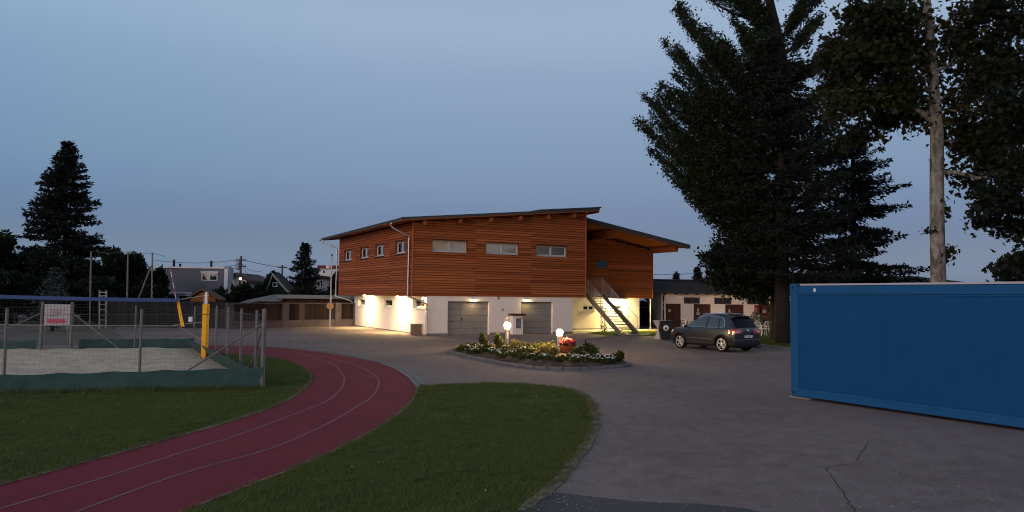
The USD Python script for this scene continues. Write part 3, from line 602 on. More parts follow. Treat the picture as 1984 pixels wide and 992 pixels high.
for k in range(9): obj('baluster', tube([(SU0 - .85 + k * .1, SW1 + .07, SZ), (SU0 - .85 + k * .1, SW1 + .07, SZ + 1.06)], .0075, 4, False), M['galv'], st)
struct('paving', sheet([L2W(11.46, .3)[:2], L2W(13.2, -.2)[:2], L2W(18, 2.6)[:2], L2W(20.6, 3.6)[:2], L2W(20.6, 4.5)[:2], L2W(11.46, 4.5)[:2]], -.001), M['concrete'])
pl = thing('stair_paving', 'flat stone slabs laid at the foot of the metal staircase', 'paving slabs', L2W(14, -3.1), TH)
for x, y, a in ((-.5, .1, .05), (.2, .0, -.1), (.9, .15, .2), (1.5, .35, .5)): obj('slab', moved(rbox(-.32, .32, -.25, .25, 0, .045, .01), (x, y, 0), a), M['concrete'], pl)

# a grey-brown box beside the corner downpipe, and the sign post
bx = thing('litter_box', 'grey-brown lidded box standing at the corner of the lit white wall', 'litter box', L2W(.62, .85), TH)
obj('body', rbox(-.25, .25, -.32, .32, 0, .62, .02), plain('box_brown', (.16, .12, .095), .7, .2), bx)
obj('lid', rbox(-.28, .28, -.35, .35, .623, .69, .02), plain('box_lid', (.22, .18, .15), .7, .2), bx)
sp = thing('sign_post', 'tall thin pale post with a round sign, left of the clubhouse', 'sign post', at(639, 638))
PH = 144 / FPX * at(639, 638)[1]
obj('pole', tube([(0, 0, 0), (.02, 0, PH)], .05, 10), M['frame_grey'], sp, smooth=50)
obj('pole_cap', lathe([(0, PH + .05), (.075, PH + .03), (.08, PH - .06), (0, PH - .06)], 12, (.02, 0, 0)), M['black'], sp)
obj('round_sign', moved(lathe([(0, -.02), (.24, -.02), (.25, 0), (.24, .02), (0, .02)], 28), (.0, -.09, 45 / FPX * at(639, 638)[1]), rx=math.radians(90), rz=.5), plain('sign_back', (.38, .22, .12), .6, .1), sp)
obj('sign_lamp', cat(ball((-.24, 0, PH - .85), .13, 2), tube([(0, 0, PH - .8), (-.2, 0, PH - .8)], .025, 6)), M['frame_white'], sp)

# ------------------------------------------------------------------ the beach volleyball court
C0, C1 = at(508, 752), at(6, 762)                       # front fence: right corner, and a post near the left frame edge
C2, C3 = at(375, 675.5), at(0, 679)                     # back fence: right corner, and a point near the left frame edge
M['tarp'] = plain('green_tarp', (0.040, 0.088, 0.078), 0.85, 0.25, 3.0, bump=0.01, bump_scale=6.)
M['wire'] = plain('fence_wire', (0.10, 0.10, 0.10), 0.6, 0.2, metal=0.3)
M['post_grey'] = plain('fence_post', (0.15, 0.148, 0.142), 0.7, 0.2, 6.0)
M['net_cord'] = plain('net_cord', (0.02, 0.022, 0.02), 0.8, 0.1)
M['tape_blue'] = plain('tape_blue', (0.045, 0.085, 0.21), 0.7, 0.1)
M['pad_yellow'] = plain('pad_yellow', (0.85, 0.42, 0.012), 0.55, 0.08)
M['rope'] = plain('rope', (0.34, 0.32, 0.29), 0.8, 0.1)
uf = (C1 - C0) / np.linalg.norm(C1 - C0); ub = (C3 - C2) / np.linalg.norm(C3 - C2); us = (C2 - C0); LS = np.linalg.norm(us); us /= LS
LF, LBK = 9.6, 14.0
FH = 1.98
quad = Polygon([(C0 + uf * .05 + us * .1)[:2], (C2 - us * .1)[:2], (C2 + ub * LBK)[:2], (C0 + uf * 14)[:2]])
sv, sf = trimesh.creation.triangulate_polygon(quad, engine='earcut')
# sand as a fine height field, raked and trodden
gx, gy = np.meshgrid(np.linspace(-26, -6, 150), np.linspace(16, 34, 135)); pts = np.column_stack([gx.ravel(), gy.ravel()])
from shapely import contains_xy
inside = contains_xy(quad.buffer(0.1), pts[:, 0], pts[:, 1])
hz = 0.05 + 0.10 * meshkit.fbm(np.column_stack([pts * 0.5, np.zeros(len(pts))]), 4, 3) + 0.10 * meshkit.fbm(np.column_stack([pts * 2.2, np.ones(len(pts))]), 3, 9)
nx = gx.shape[1]; ii, jj = np.meshgrid(np.arange(gx.shape[0] - 1), np.arange(nx - 1), indexing='ij'); b_ = (ii * nx + jj).ravel()
q = np.column_stack([b_, b_ + 1, b_ + nx + 1, b_ + nx]); q = q[inside[q].all(1)]
from shapely import points as _pts, distance as _dist
hz *= np.clip(_dist(quad.exterior, _pts(pts)) / 1.6, .12, 1)
obj('sand', (np.column_stack([pts, hz]), q), M['sand'], smooth=True, kind='stuff', label='pale trodden sand filling the volleyball court', category='sand')

fe = thing('court_fence', 'low wire fence with grey posts and a green tarp skirt round the sand court', 'fence', (0, 0, 0))
def fpost(p, h=FH, r=0.034, lean=0.0):
    obj('post', cat(tube([(p[0], p[1], -.05), (p[0] + lean, p[1], h)], r, 8), ball((p[0] + lean, p[1], h), r * 1.05, 1, (1, 1, .5))), M['post_grey'], fe, smooth=50)
front_posts = [C0 + uf * d for d in (0, 2.88, np.linalg.norm(C1 - C0), np.linalg.norm(C1 - C0) + 3)]
fpost(front_posts[0], 2.0, .055)
for p in front_posts[1:]: fpost(p)
side_d = [1.0, 3.4, 5.9, 8.6, 11.3]
for d in side_d: fpost(C0 + us * d, 1.95, .036)
for d in (LS,): fpost(C0 + us * d, 1.8, .036)
back_d = [4.2, 0]
for px in (260.5, -60, -200): fpost(at(px, 677), 1.85, .036)
gL, gR = at(78.7, 679), at(136.5, 679)
fpost(gL, 1.95, .07); fpost(gR, 1.95, .07)
def wires(a, b, h, step, name='wire_mesh', r=0.0011, z0=0.42):
    a, b = np.asarray(a, float), np.asarray(b, float); L = np.linalg.norm(b - a); out = []
    for k in range(int(L / step) + 1):
        p = a + (b - a) * k * step / L; out.append(tube([(p[0], p[1], z0), (p[0], p[1], h)], r, 3, False))
    for z in np.arange(z0, h, step): out.append(tube([(a[0], a[1], z), (b[0], b[1], z)], r, 3, False))
    obj(name, cat(out), M['wire'], fe, kind='stuff')
wires(C0, front_posts[3], FH - .1, .115); wires(C0, C2, 1.85, .12, r=.0014); wires(C2, at(140, 678), 1.75, .15, r=.0014); wires(at(76, 679), at(-120, 680), 1.75, .15, r=.0014)
for a, b, h in ((C0, front_posts[3], FH - .1), (C0, C2, 1.85), (C2, at(140, 678), 1.75), (gL, at(-120, 680), 1.75)):
    for z in (h, h * .62):
        mid = (np.asarray(a) + b) / 2; obj('tension_wire', tube([(a[0], a[1], z), (mid[0], mid[1], z - .03), (b[0], b[1], z)], .005, 4), M['wire'], fe)
def skirt(a, b, h0, h1, lean, seed, n=60):
    """a tarp hung low on the wires, its top edge sagging a little between the ties"""
    a, b = np.asarray(a, float)[:2], np.asarray(b, float)[:2]; t = np.linspace(0, 1, n); d = (b - a) / np.linalg.norm(b - a); nn = np.array([-d[1], d[0]])
    L = np.linalg.norm(b - a); V = []
    for k, s in enumerate((0.0, .35, .7, 1.0)):
        w = (meshkit.fbm(np.column_stack([t * L * 1.3, np.full(n, k * .7), np.full(n, seed)]), 3, seed) - .5) * .16 * math.sin(math.pi * min(s + .15, 1))
        h = h0 + (h1 - h0) * t; sag = .035 * np.abs(np.sin(t * L * math.pi / 1.15)) * (s > .9)
        base = a + t[:, None] * (b - a) + nn * (w + lean * s)[:, None]
        V.append(np.column_stack([base, h * s - sag + .005]))
    V = np.vstack(V); f = []
    for r_ in range(3):
        for k in range(n - 1): f.append([r_ * n + k, r_ * n + k + 1, (r_ + 1) * n + k + 1, (r_ + 1) * n + k])
    obj('tarp_skirt', (V, np.array(f)), M['tarp'], fe, smooth=True)
skirt(C0 + uf * .02 - us * .05, front_posts[3] - us * .05, .54, .40, .03, 2, 120)
skirt(C0 + us * .03 + uf * .05, C2 + uf * .05, .56, .50, .30, 5, 100)
skirt(C2, at(152, 677.5), .45, .45, .02, 8); skirt(at(70, 679), at(-120, 680), .42, .42, .02, 11)
for k in range(9):
    p = C0 + uf * (.4 + k * 1.15); obj('tie', tube([(p[0], p[1] - .03, .50 - k * .013), (p[0] + .02, p[1] - .04, .56 - k * .013)], .008, 4), M['rope'], fe)
g1 = at(309, 752); obj('brace', tube([C0 + [0, 0, 1.66], (g1[0], g1[1], 0)], .026, 6), M['post_grey'], fe)
g2 = C0 + us * 2.3; obj('brace', tube([C0 + [0, 0, 1.62], (g2[0], g2[1], 0)], .026, 6), M['post_grey'], fe)
for a, b in ((gL, at(-70, 679)), (gR, at(232, 679))): obj('brace', tube([(a[0], a[1], 1.55), (b[0], b[1], .05)], .03, 6), M['post_grey'], fe)
gate = obj('gate', cat(*[tube(p, .025, 6) for p in ([gL + [.16, 0, .12], gL + [.16, 0, 1.75]], [gR + [-.12, 0, .12], gR + [-.12, 0, 1.75]], [gL + [.16, 0, 1.05], gR + [-.12, 0, 1.05]], [gL + [.16, 0, .12], gR + [-.12, 0, .12]])]), M['post_grey'], fe)
obj('latch', rbox(gR[0] - .2, gR[0] - .06, gR[1] - .06, gR[1] - .01, .85, 1.0, .01), M['post_grey'], gate)
obj('junction_box', rbox(C2[0] - .22, C2[0] - .06, C2[1] - .12, C2[1] - .02, 1.15, 1.38, .01), M['frame_white'], fe)
# the notice on the gate
sd = 33; q0, q1 = gL + [.14, -.08, 0], gR + [-.02, -.08, 0]
sg = thing('notice_board', 'white notice board with a pink block of print on the court gate', 'notice board', (q0 + q1) / 2, math.atan2(*(q1 - q0)[[1, 0]]))
wd2 = np.linalg.norm(q1 - q0) / 2
obj('board', rbox(-wd2, wd2, -.012, .012, 1.06, 1.88, .006), plain('notice_white', (.40, .38, .37), .6, .1, 3.0), sg)
obj('board_edge', cat(box(-wd2, wd2, -.02, -.0125, 1.06, 1.075), box(-wd2, wd2, -.02, -.0125, 1.865, 1.88)), M['frame_white'], sg)
M['notice_pink'] = plain('notice_pink', (.50, .10, .17), .7, .1)
obj('pink_print', prism([(-.35, 1.11), (.30, 1.11), (.33, 1.28), (.20, 1.30), (-.20, 1.29), (-.39, 1.28)], -.018, -.0135, 'y'), M['notice_pink'], sg)
M['notice_faint'] = plain('notice_faint', (.26, .16, .17), .7, .2)
for k, (x0, x1, z) in enumerate(((-.30, .30, 1.64), (-.22, .20, 1.56), (-.10, .08, 1.49), (-.28, .02, 1.40))): obj('print_line', box(x0, x1, -.0165, -.0135, z, z + .035), M['notice_faint'], sg)

# net, its posts, antenna
NP = at(396, 695); nd = uf.copy()
def net_post(p, label):
    t = thing('volleyball_post', label, 'net post', p)
    obj('pole', cat(rbox(-.05, .05, -.05, .05, 0, 2.46, .012), rbox(-.06, .06, -.06, .06, 2.30, 2.36, .01)), M['galv'], t)
    obj('padding', rbox(-.10, .10, -.10, .10, .05, 2.02, .03), M['pad_yellow'], t)
    obj('padding_strap', rbox(-.103, .103, -.103, .103, 1.60, 1.63, .01), M['net_cord'], t)
    obj('winch_rope', tube([(-.10, -.03, 2.0), (-.10, -.03, 2.33)], .012, 5), M['rope'], t)
    return t
net_post(NP, 'yellow padded volleyball post with bare metal top at the right end of the net')
nt = thing('volleyball_net', 'dark volleyball net with blue top tape stretched across the sand court', 'net', (0, 0, 0))
N0 = NP + nd * .95; N1 = NP + nd * 9.6
zt0, zt1, zb0, zb1 = 2.10, 2.26, 1.20, 1.30
out = []; step = .105; n = int(8.6 / step)
for k in range(n):
    p = N0 + nd * (k * step + .05); t = k / n; out.append(tube([(p[0], p[1], zb0 + (zb1 - zb0) * t), (p[0], p[1], zt0 + (zt1 - zt0) * t)], .0045, 3, False))
for k in range(1, 9):
    s = k / 9; out.append(tube([(N0[0], N0[1], zb0 + (zt0 - zb0) * s), (N1[0], N1[1], zb1 + (zt1 - zb1) * s)], .0045, 3, False))
obj('net_mesh', cat(out), M['net_cord'], nt, kind='stuff')
def ribbon(a, b, za, zb, h, th=.012, sag=.04, n=24):
    pts = []; 
    for t in np.linspace(0, 1, n):
        p = a + (b - a) * t; z = za + (zb - za) * t - sag * 4 * t * (1 - t); pts.append((p, z))
    nn = np.array([-nd[1], nd[0]]) * th / 2; v = []
    for p, z in pts: v += [[p[0] + nn[0], p[1] + nn[1], z - h / 2], [p[0] + nn[0], p[1] + nn[1], z + h / 2], [p[0] - nn[0], p[1] - nn[1], z + h / 2], [p[0] - nn[0], p[1] - nn[1], z - h / 2]]
    f = []
    for k in range(n - 1):
        for j in range(4): f.append([k * 4 + j, k * 4 + (j + 1) % 4, k * 4 + 4 + (j + 1) % 4, k * 4 + 4 + j])
    return np.array(v), np.array(f)
obj('top_tape', ribbon(N0, N1, zt0 + .04, zt1 + .04, .13), M['tape_blue'], nt)
obj('bottom_rope', tube([(N0[0], N0[1], zb0), *[(N0 + (N1 - N0) * t + [0, 0, zb0 + (zb1 - zb0) * t - .03 * math.sin(math.pi * t)]) for t in (.25, .5, .75)], (N1[0], N1[1], zb1)], .013, 5), M['rope'], nt)
pb = N0 + nd * (-.16)
obj('side_band', prism([(-.05, -.02), (.075, -.02), (-.15, .92), (-.26, .92)], -.01, .01, 'y'), M['pad_yellow'], nt)
band = stage.GetPrimAtPath(str(nt.GetPath()) + '/side_band'); UsdGeom.Xformable(band).AddTranslateOp().Set(Gf.Vec3d(float(pb[0]), float(pb[1]), zb0))
for k in range(7):
    a = pb + [-.21 - k * .045, -.02, zb0 + .78 + k * .2]; b = pb + [-.21 - (k + 1) * .045, -.02, zb0 + .78 + (k + 1) * .2]
    obj('antenna', tube([a, b], .014, 6), M['frame_white'] if k % 2 else M['notice_pink'], nt)
obj('net_rope', tube([(NP[0], NP[1], 2.33), (N0[0], N0[1], zt0 + .06)], .012, 5), M['rope'], nt)
obj('net_rope', tube([(NP[0], NP[1], .62), (N0[0], N0[1], zb0)], .012, 5), M['rope'], nt)
obj('net_rope', tube([(NP[0], NP[1], 1.35), (N0[0] - .2, N0[1], zb0 + .02)], .012, 5), M['rope'], nt)

# ball-stop fence and the umpire ladder behind the court
bs = thing('ball_stop_fence', 'three tall thin poles of a ball stop fence in front of the dark trees', 'fence', (0, 0, 0))
DB = 53.0; tops = []
for px, py in ((176, 487), (247.5, 488), (295, 490)):
    b = far(px - 2.5, 640, DB); t = far(px + .5, py, DB); obj('pole', tube([(b[0], b[1], 0), t], .055, 8), M['post_grey'], bs, smooth=50); tops.append(t)
obj('top_wire', tube([tops[0], (tops[0] + tops[1]) / 2 - [0, 0, .12], tops[1], (tops[1] + tops[2]) / 2 - [0, 0, .12], tops[2], far(320, 497, DB)], .014, 4), M['wire'], bs)
obj('stay', tube([far(294, 513, DB), far(262, 595, DB)], .05, 6), M['post_grey'], bs)
for a, b in (((270, 578.5), (294, 578.5)), ((284, 610.5), (293, 610.5)), ((294, 524), (302, 524))): obj('cross_bar', tube([far(*a, DB), far(*b, DB)], .045, 6), M['post_grey'], bs)
ul = thing('umpire_ladder', 'white umpire ladder standing before the dark hedge behind the net', 'ladder', (0, 0, 0))
DU = 50.0; M['ladder'] = plain('ladder_grey', (.30, .30, .29), .6, .1)
for x in (192.6, 206): obj('rail', tube([far(x + (.2 if x < 200 else -.3), 660 - 18, DU), far(x + .3, 562.5, DU)], .045, 6), M['ladder'], ul)
for y in (566.5, 573.5, 580.8, 590, 600, 610, 620): obj('rung', tube([far(192.8, y, DU), far(205.8, y, DU)], .04, 6), M['ladder'] if y < 585 else M['post_grey'], ul)

# ------------------------------------------------------------------ boundary wall, sheds and houses on the left
bw = thing('boundary_wall', 'grey rendered boundary wall with brown timber infill panels left of the clubhouse', 'wall', (0, 0, 0))
M['wall_grey'] = plain('wall_grey', (.078, .066, .082), .95, .25, 1.2, spec=.03)
M['plank_pale'] = timber('weathered_plank', (.040, .032, .034), (.075, .062, .064), (8, 8, .6)); M['plank_dark'] = timber('dark_plank', (.011, .008, .010), (.028, .019, .022), (8, 8, .6))
WA, WBb = at(439, 637), at(686, 631.0); wdv = (WBb - WA); WL = np.linalg.norm(wdv); wdv /= WL; wang = math.atan2(wdv[1], wdv[0])
def onwall(mm): return moved(mm, WA, wang)
WHT = 1.80
px_pil = [(439, 451.6), (545.6, 558), (647.8, 659)]
def wallx(px): 
    d = ray(px, 600); n = np.array([-wdv[1], wdv[0], 0]); o = np.array([0, 0, CAM_H]); t = np.dot(WA - o, n) / np.dot(d, n); return float(np.dot(o + d * t - WA, wdv))
pil = [(wallx(a), wallx(b)) for a, b in px_pil] + [(wallx(684), wallx(692))]
for a, b in pil: obj('pillar', onwall(rbox(a, b, -.17, .17, 0, WHT, .015)), M['wall_grey'], bw)
for k in range(3):
    a, b = pil[k][1], pil[k + 1][0]
    obj('plinth', onwall(rbox(a + .002, b - .002, -.12, .12, 0, .52, .012)), M['wall_grey'], bw)
    obj('coping', onwall(rbox(a + .002, b - .002, -.10, .10, WHT - .10, WHT - .02, .012)), M['wall_grey'], bw)
    n = int((b - a) / .15); w = (b - a) / n
    for j in range(n):
        pale = (k == 1 and j in (6, 7, 8))
        obj('plank', onwall(rbox(a + j * w + .006, a + (j + 1) * w - .006, -.03 + rng.uniform(-.008, .008), .0, .53, WHT - .105, .006)), M['plank_pale'] if pale else M['plank_dark'], bw)
# dark board fence further left, behind the court
df = thing('board_fence', 'dark board fence behind the court, left of the grey boundary wall', 'fence', (0, 0, 0))
M['plank_black'] = timber('black_plank', (.016, .016, .017), (.030, .030, .032), (8, 8, .6))
FA, FB = at(200, 633), at(436, 636); fv = FB - FA; FLn = np.linalg.norm(fv); fa = math.atan2(fv[1], fv[0]); n = int(FLn / .16)
for j in range(n): obj('plank', moved(rbox(j * FLn / n + .005, (j + 1) * FLn / n - .005, 0, .025, 0, 1.82 + rng.uniform(-.01, .01), .006), FA, fa), M['plank_black'], df)
obj('rail', moved(rbox(0, FLn, .026, .07, 1.5, 1.6, .01), FA, fa), M['plank_black'], df); obj('rail', moved(rbox(0, FLn, .026, .07, .3, .4, .01), FA, fa), M['plank_black'], df)

def zat(py, px, depth): return far(px, py, depth)[2]
def xat(px, depth): return far(px, 560, depth)[0]
# low sheds behind the wall
sh = thing('flat_roofed_shed', 'long low brown shed with a pale flat roof edge behind the boundary wall', 'shed', (0, 0, 0))
d = 62.0; x0, x1 = xat(548, d), xat(720, d); zt, zb = zat(571.5, 600, d), zat(579, 600, d)
obj('roof', rbox(x0 - .3, x1, d - .5, d + 6, zb, zt, .03), plain('shed_roof', (.17, .185, .18), .8, .15), sh)
n = 24
for k in range(n): obj('board', rbox(x0 + (x1 - x0) * k / n + .008, x0 + (x1 - x0) * (k + 1) / n - .008, d, d + .03, 0, zb - .02, .006), timber('shed_board', (.030, .017, .012), (.060, .034, .024), (6, 6, .6)) if k == 0 else '/World/Looks/shed_board', sh)
obj('back_wall', box(x0, x1, d + .05, d + 5.8, 0, zb - .01), M['plank_black'], sh)
sr = thing('sloping_shed_roof', 'low shed with a worn grey sloping corrugated roof above the boundary wall', 'shed', (0, 0, 0))
xa, xb, xc = xat(456, d), xat(505, d), xat(551, d)
rm = plain('old_roof', (.15, .145, .14), .85, .35, 1.2)
za, zb2, zc = zat(587, 456, d), zat(576.5, 510, d), zat(577, 550, d)
n = 14
for k in range(n):
    p, q = k / n, (k + 1) / n
    f = lambda t: za + (zb2 - za) * min(t / .55, 1) 
    X0, X1 = xa + (xc - xa) * p, xa + (xc - xa) * q
    v = np.array([[X0, d - 1.0, f(p) - .25], [X1 - .03, d - 1.0, f(q) - .25], [X1 - .03, d + 3, f(q) + .25], [X0, d + 3, f(p) + .25]]); v2 = v - [0, 0, .05]
    V = np.vstack([v, v2]); obj('roof_sheet', (V, np.array([[0, 1, 2, 3], [7, 6, 5, 4], [0, 4, 5, 1], [1, 5, 6, 2], [2, 6, 7, 3], [3, 7, 4, 0]])), rm, sr)
obj('wall', box(xa + .3, xc - .1, d, d + 2.8, 0, za - .3), M['plank_black'], sr)
# orange garden shed
os_ = thing('garden_shed', 'small orange-brown wooden garden shed with a gabled roof', 'shed', (0, 0, 0))
d = 64.0; xl, xr, xm = xat(364, d), xat(424, d), xat(392, d); ze, zr = zat(578.5, 392, d), zat(563, 392, d)
M['shed_orange'] = timber('shed_orange', (.24, .085, .022), (.36, .14, .04), (.6, 8, 10))
hb = .17; z = 0.4
while z < zr - .1:
    s = 0 if z < ze else (z + hb - ze) / (zr - ze)
    l, r = xl + .25 + (xm - xl - .25) * max(s, 0), xr - .25 - (xr - .25 - xm) * max(s, 0)
    if r - l > .15: obj('board', rbox(l, r, d, d + .03, z + .005, z + hb - .005, .008), M['shed_orange'], os_)
    z += hb
obj('wall', prism([(xl + .25, 0), (xr - .25, 0), (xr - .25, ze - .06), (xm, zr - .12), (xl + .25, ze - .06)], d + .04, d + 1.2, 'y'), M['shed_orange'], os_)
for sgn, (p, q) in enumerate((((xl - .1, ze - .12), (xm, zr + .02)), ((xm, zr + .02), (xr + .15, ze - .16)))):
    obj('roof_slope', prism([p, q, (q[0], q[1] + .16), (p[0], p[1] + .16)], d - .18, d + 1.3, 'y'), plain('shed_roof_brown', (.12, .06, .03), .8, .2) if sgn == 0 else '/World/Looks/shed_roof_brown', os_)

# houses
def house_window(parent, x0, x1, z0, z1, y, panes=2, box_h=.0, frame=M['frame_white']):
    w = obj('window', cat(rbox(x0, x0 + .09, y - .06, y, z0, z1, .01), rbox(x1 - .09, x1, y - .06, y, z0, z1, .01), rbox(x0 + .09, x1 - .09, y - .058, y, z1 - .09, z1, .01), rbox(x0 + .09, x1 - .09, y - .058, y, z0, z0 + .09, .01)), frame, parent)
    st_ = (x1 - x0) / panes
    for k in range(panes):
        if k: obj('mullion', rbox(x0 + k * st_ - .07, x0 + k * st_ + .07, y - .065, y, z0 + .09, z1 - .09, .01), frame, w)
        obj('pane', box(x0 + k * st_ + .09, x0 + (k + 1) * st_ - .09, y - .03, y - .02, z0 + .09, z1 - .09), M['dark_pane'], w)
    if box_h: obj('shutter_box', rbox(x0 - .08, x1 + .08, y - .12, y, z1 + .005, z1 + box_h, .02), frame, w)
    return w
d = 72.0
gh = thing('grey_house', 'modern grey flat-roofed house with white roof edge and window frames', 'house', (0, 0, 0))
x0, x1, zt = xat(300, d), xat(435.5, d), zat(517, 380, d); zw = zat(520, 380, d)
obj('wall', prism([(x0, d), (x1, d), (x1 - 2.25, d + 7), (x0 - 2.25, d + 7)], 0, zw), plain('house_grey', (.155, .155, .175), .9, .06), gh)
obj('roof_edge', prism([(x0 - .1, d - .15), (x1 - .01, d - .15), (x1 - 2.3, d + 7.2), (x0 - 2.3, d + 7.2)], zw + .003, zt), M['frame_white'], gh)
x2 = xat(443.5, d)
obj('corner_wall', prism([(x1 + .003, d - .05), (x2, d - .05), (x2 - 2.25, d + 7.1), (x1 - 2.2, d + 7.1)], 0, zat(515.5, 440, d)), plain('house_trim', (.30, .31, .33), .8, .1), gh)
obj('corner_trim', rbox(x1 - .05, x1 + .30, d - .14, d - .055, 1.0, zw - .01, .02), M['frame_white'], gh)
house_window(gh, xat(390, d), xat(421, d), zat(544, 405, d), zat(529, 405, d), d, 2, .17)
house_window(gh, xat(309, d), xat(321, d), zat(565, 315, d), zat(526.5, 315, d), d, 1, .14)
obj('canopy', rbox(xat(310, d), xat(372, d), d - 1.3, d, zat(569, 340, d), zat(566.3, 340, d), .02), M['frame_white'], gh)
obj('canopy_edge', rbox(xat(313, d), xat(376, d), d - 1.1, d, zat(573, 340, d), zat(570.5, 340, d), .02), M['frame_white'], gh)
for px in (322, 331, 354): obj('canopy_post', rbox(xat(px, d) - .12, xat(px, d) + .12, d - 1.0, d - .8, 0, zat(574, px, d), .02), M['frame_grey'], gh)
obj('terrace_door', box(xat(333, d), xat(352, d), d - .03, d - .004, .2, zat(576, 340, d)), M['dark_pane'], gh)
for px, y in ((337, 503), (349, 511), (409.5, 505)): obj('flue', tube([far(px, 518, d + 2), far(px, y, d + 2)], .11, 8), M['black'], gh, smooth=50)

def gable(name, label, d, pl, pr, pm, ye, yr, wallmat, roofmat, window=None, depth=8, over=.5, trim=None, base=0.0):
    t = thing(name, label, 'house', (0, 0, 0)); xl, xr, xm = xat(pl, d), xat(pr, d), xat(pm, d); ze, zr = zat(ye, pm, d), zat(yr, pm, d)
    obj('wall', prism([(xl + over, base), (xr - over, base), (xr - over, ze), (xm, zr - .3), (xl + over, ze)], d, d + depth, 'y'), wallmat, t)
    s = (zr - ze) / max(xm - xl - over, .1)
    for k, (p, q) in enumerate((((xl, ze - s * over), (xm, zr)), ((xm, zr), (xr, ze - (zr - ze) / (xr - over - xm) * over)))):
        obj('roof_slope', prism([p, q, (q[0], q[1] - .22), (p[0], p[1] - .22)], d - .5, d + depth + .5, 'y'), roofmat, t)
        if trim: obj('bargeboard', prism([(p[0], p[1] + .03), (q[0], q[1] + .03), (q[0], q[1] - .26), (p[0], p[1] - .26)], d - .56, d - .505, 'y'), trim, t)
    if window: house_window(t, xat(window[0], d), xat(window[1], d), zat(window[3], pm, d), zat(window[2], pm, d), d, 1)
    return t
M['tile_brown'] = plain('tile_brown', (.075, .038, .03), .85, .2); M['tile_dark'] = plain('tile_dark', (.050, .040, .038), .9, .35, 1.2, spec=.08); M['cream'] = plain('cream_wall', (.36, .35, .34), .9, .08); M['dusk_white'] = plain('white_wall', (.55, .53, .55), .9, .06)
M['trim_pale'] = plain('bargeboard_pale', (.26, .26, .25), .8, .1)
gable('gabled_house', 'dark gabled house with pale bargeboards and one small window among the bushes', 78, 505, 571, 530, 556, 529.5, plain('dark_green_wall', (.022, .024, .020), .9, .2), M['tile_dark'], (527.5, 537.5, 547, 556), trim=M['trim_pale'], over=.9, depth=2.2)
h2 = gable('bungalow', 'pale house with a brown roof behind the utility pole', 92, 436, 486, 455, 539, 528.5, plain('pale_grey_wall', (.20, .20, .21), .9, .1), M['tile_brown'], None)
for a, b in ((448, 453), (468, 476)): house_window(h2, xat(a, 92), xat(b, 92), zat(552, 460, 92), zat(543, 460, 92), 92, 1)
h3 = gable('bungalow', 'white house with red-brown roof just left of the clubhouse behind the sign post', 88, 592, 668, 612, 541, 532.5, M['dusk_white'], M['tile_brown'], None)
house_window(h3, xat(615, 88), xat(626, 88), zat(556, 620, 88), zat(543.5, 620, 88), 88, 2)
tw = thing('apartment_block', 'white apartment block with a dark red top storey far behind', 'building', (0, 0, 0)); d = 150
obj('wall', box(xat(615, d), xat(652, d), d, d + 12, 0, zat(520, 627, d)), M['dusk_white'], tw)
obj('top_storey', box(xat(615, d) - .1, xat(652, d), d - .15, d + 12, zat(520, 627, d) + .01, zat(514, 627, d)), plain('dark_red_wall', (.16, .025, .04), .8, .1), tw)
house_window(tw, xat(624, d), xat(629.5, d), zat(530, 627, d), zat(523, 627, d), d, 1)
# utility poles and wires
def upole(px, ytop, ybase, d, label, arms):
    t = thing('utility_pole', label, 'utility pole', (0, 0, 0)); x = xat(px, d); z = zat(ytop, px, d)
    obj('pole', tube([(x, d, 0), (x + .02, d, z)], [.15, .10], 8), plain('pole_wood', (.10, .085, .075), .85, .2) if not arms[1] else '/World/Looks/pole_wood', t, smooth=50)
    for zz in arms[0]: obj('crossarm', rbox(x - .55, x + .55, d - .09, d + .09, z - zz - .06, z - zz + .06, .01), '/World/Looks/pole_wood', t)
    for zz in arms[0]:
        for s in (-.48, -.2, .2, .48): obj('insulator', tube([(x + s, d, z - zz + .06), (x + s, d, z - zz + .26)], .05, 6), M['frame_grey'], t)
    return np.array([x, d, z]), t
p1, up1 = upole(465, 496, 620, 80, 'wooden utility pole with crossarms, left of the gabled house', ((.45, 1.1), 0))
obj('transformer_box', rbox(p1[0] - .45, p1[0] - .15, p1[1] - .2, p1[1] + .2, p1[2] - 1.5, p1[2] - .5, .03), M['frame_grey'], up1)
obj('lamp_bulb', ball((p1[0] + .1, p1[1] - .25, zat(540, 466, 80)), .16, 2), glow('street_bulb', (1, .9, .75), 1.4), up1)
p2, up2 = upole(545.5, 513.5, 620, 95, 'dark utility pole rising behind the gabled house', ((.3,), 1))
def cable(a, b, sag, label, r=.022):
    t = np.linspace(0, 1, 20)[:, None]; p = a + (b - a) * t - np.array([0, 0, 1]) * sag * 4 * t * (1 - t)
    obj('power_cable', tube(p, r, 4), M['black'], label=label, category='cable')
cable(far(300, 504, 80), p1 - [0, 0, .35], .35, 'upper power cable from the left frame trees to the crossarm pole')
cable(p1 - [0, 0, .35], far(656, 520, 86), .5, 'long power cable from the crossarm pole towards the clubhouse', .026)
cable(p1 - [0, 0, .8], far(418, 518, 74), .1, 'power cable dropping from the crossarm pole to the grey house roof')
cable(p1 - [0, 0, 1.2], far(440, 519.5, 74), .1, 'lower service cable from the crossarm pole to the grey house corner')
cable(p1 - [0, 0, .9], far(508, 526.5, 90), .25, 'power cable dropping right from the crossarm pole into the bushes')
cable(far(440, 524, 90), far(592, 538, 95), .3, 'thin lower power cable crossing behind the gabled house', .018)
cable(p1 - [0, 0, .9], far(488, 540, 80), .1, 'stay wire slanting down right from the crossarm pole', .018)
cable(p1 - [0, 0, 1.2], far(456, 534, 80), .05, 'stay wire slanting down left from the crossarm pole', .018)

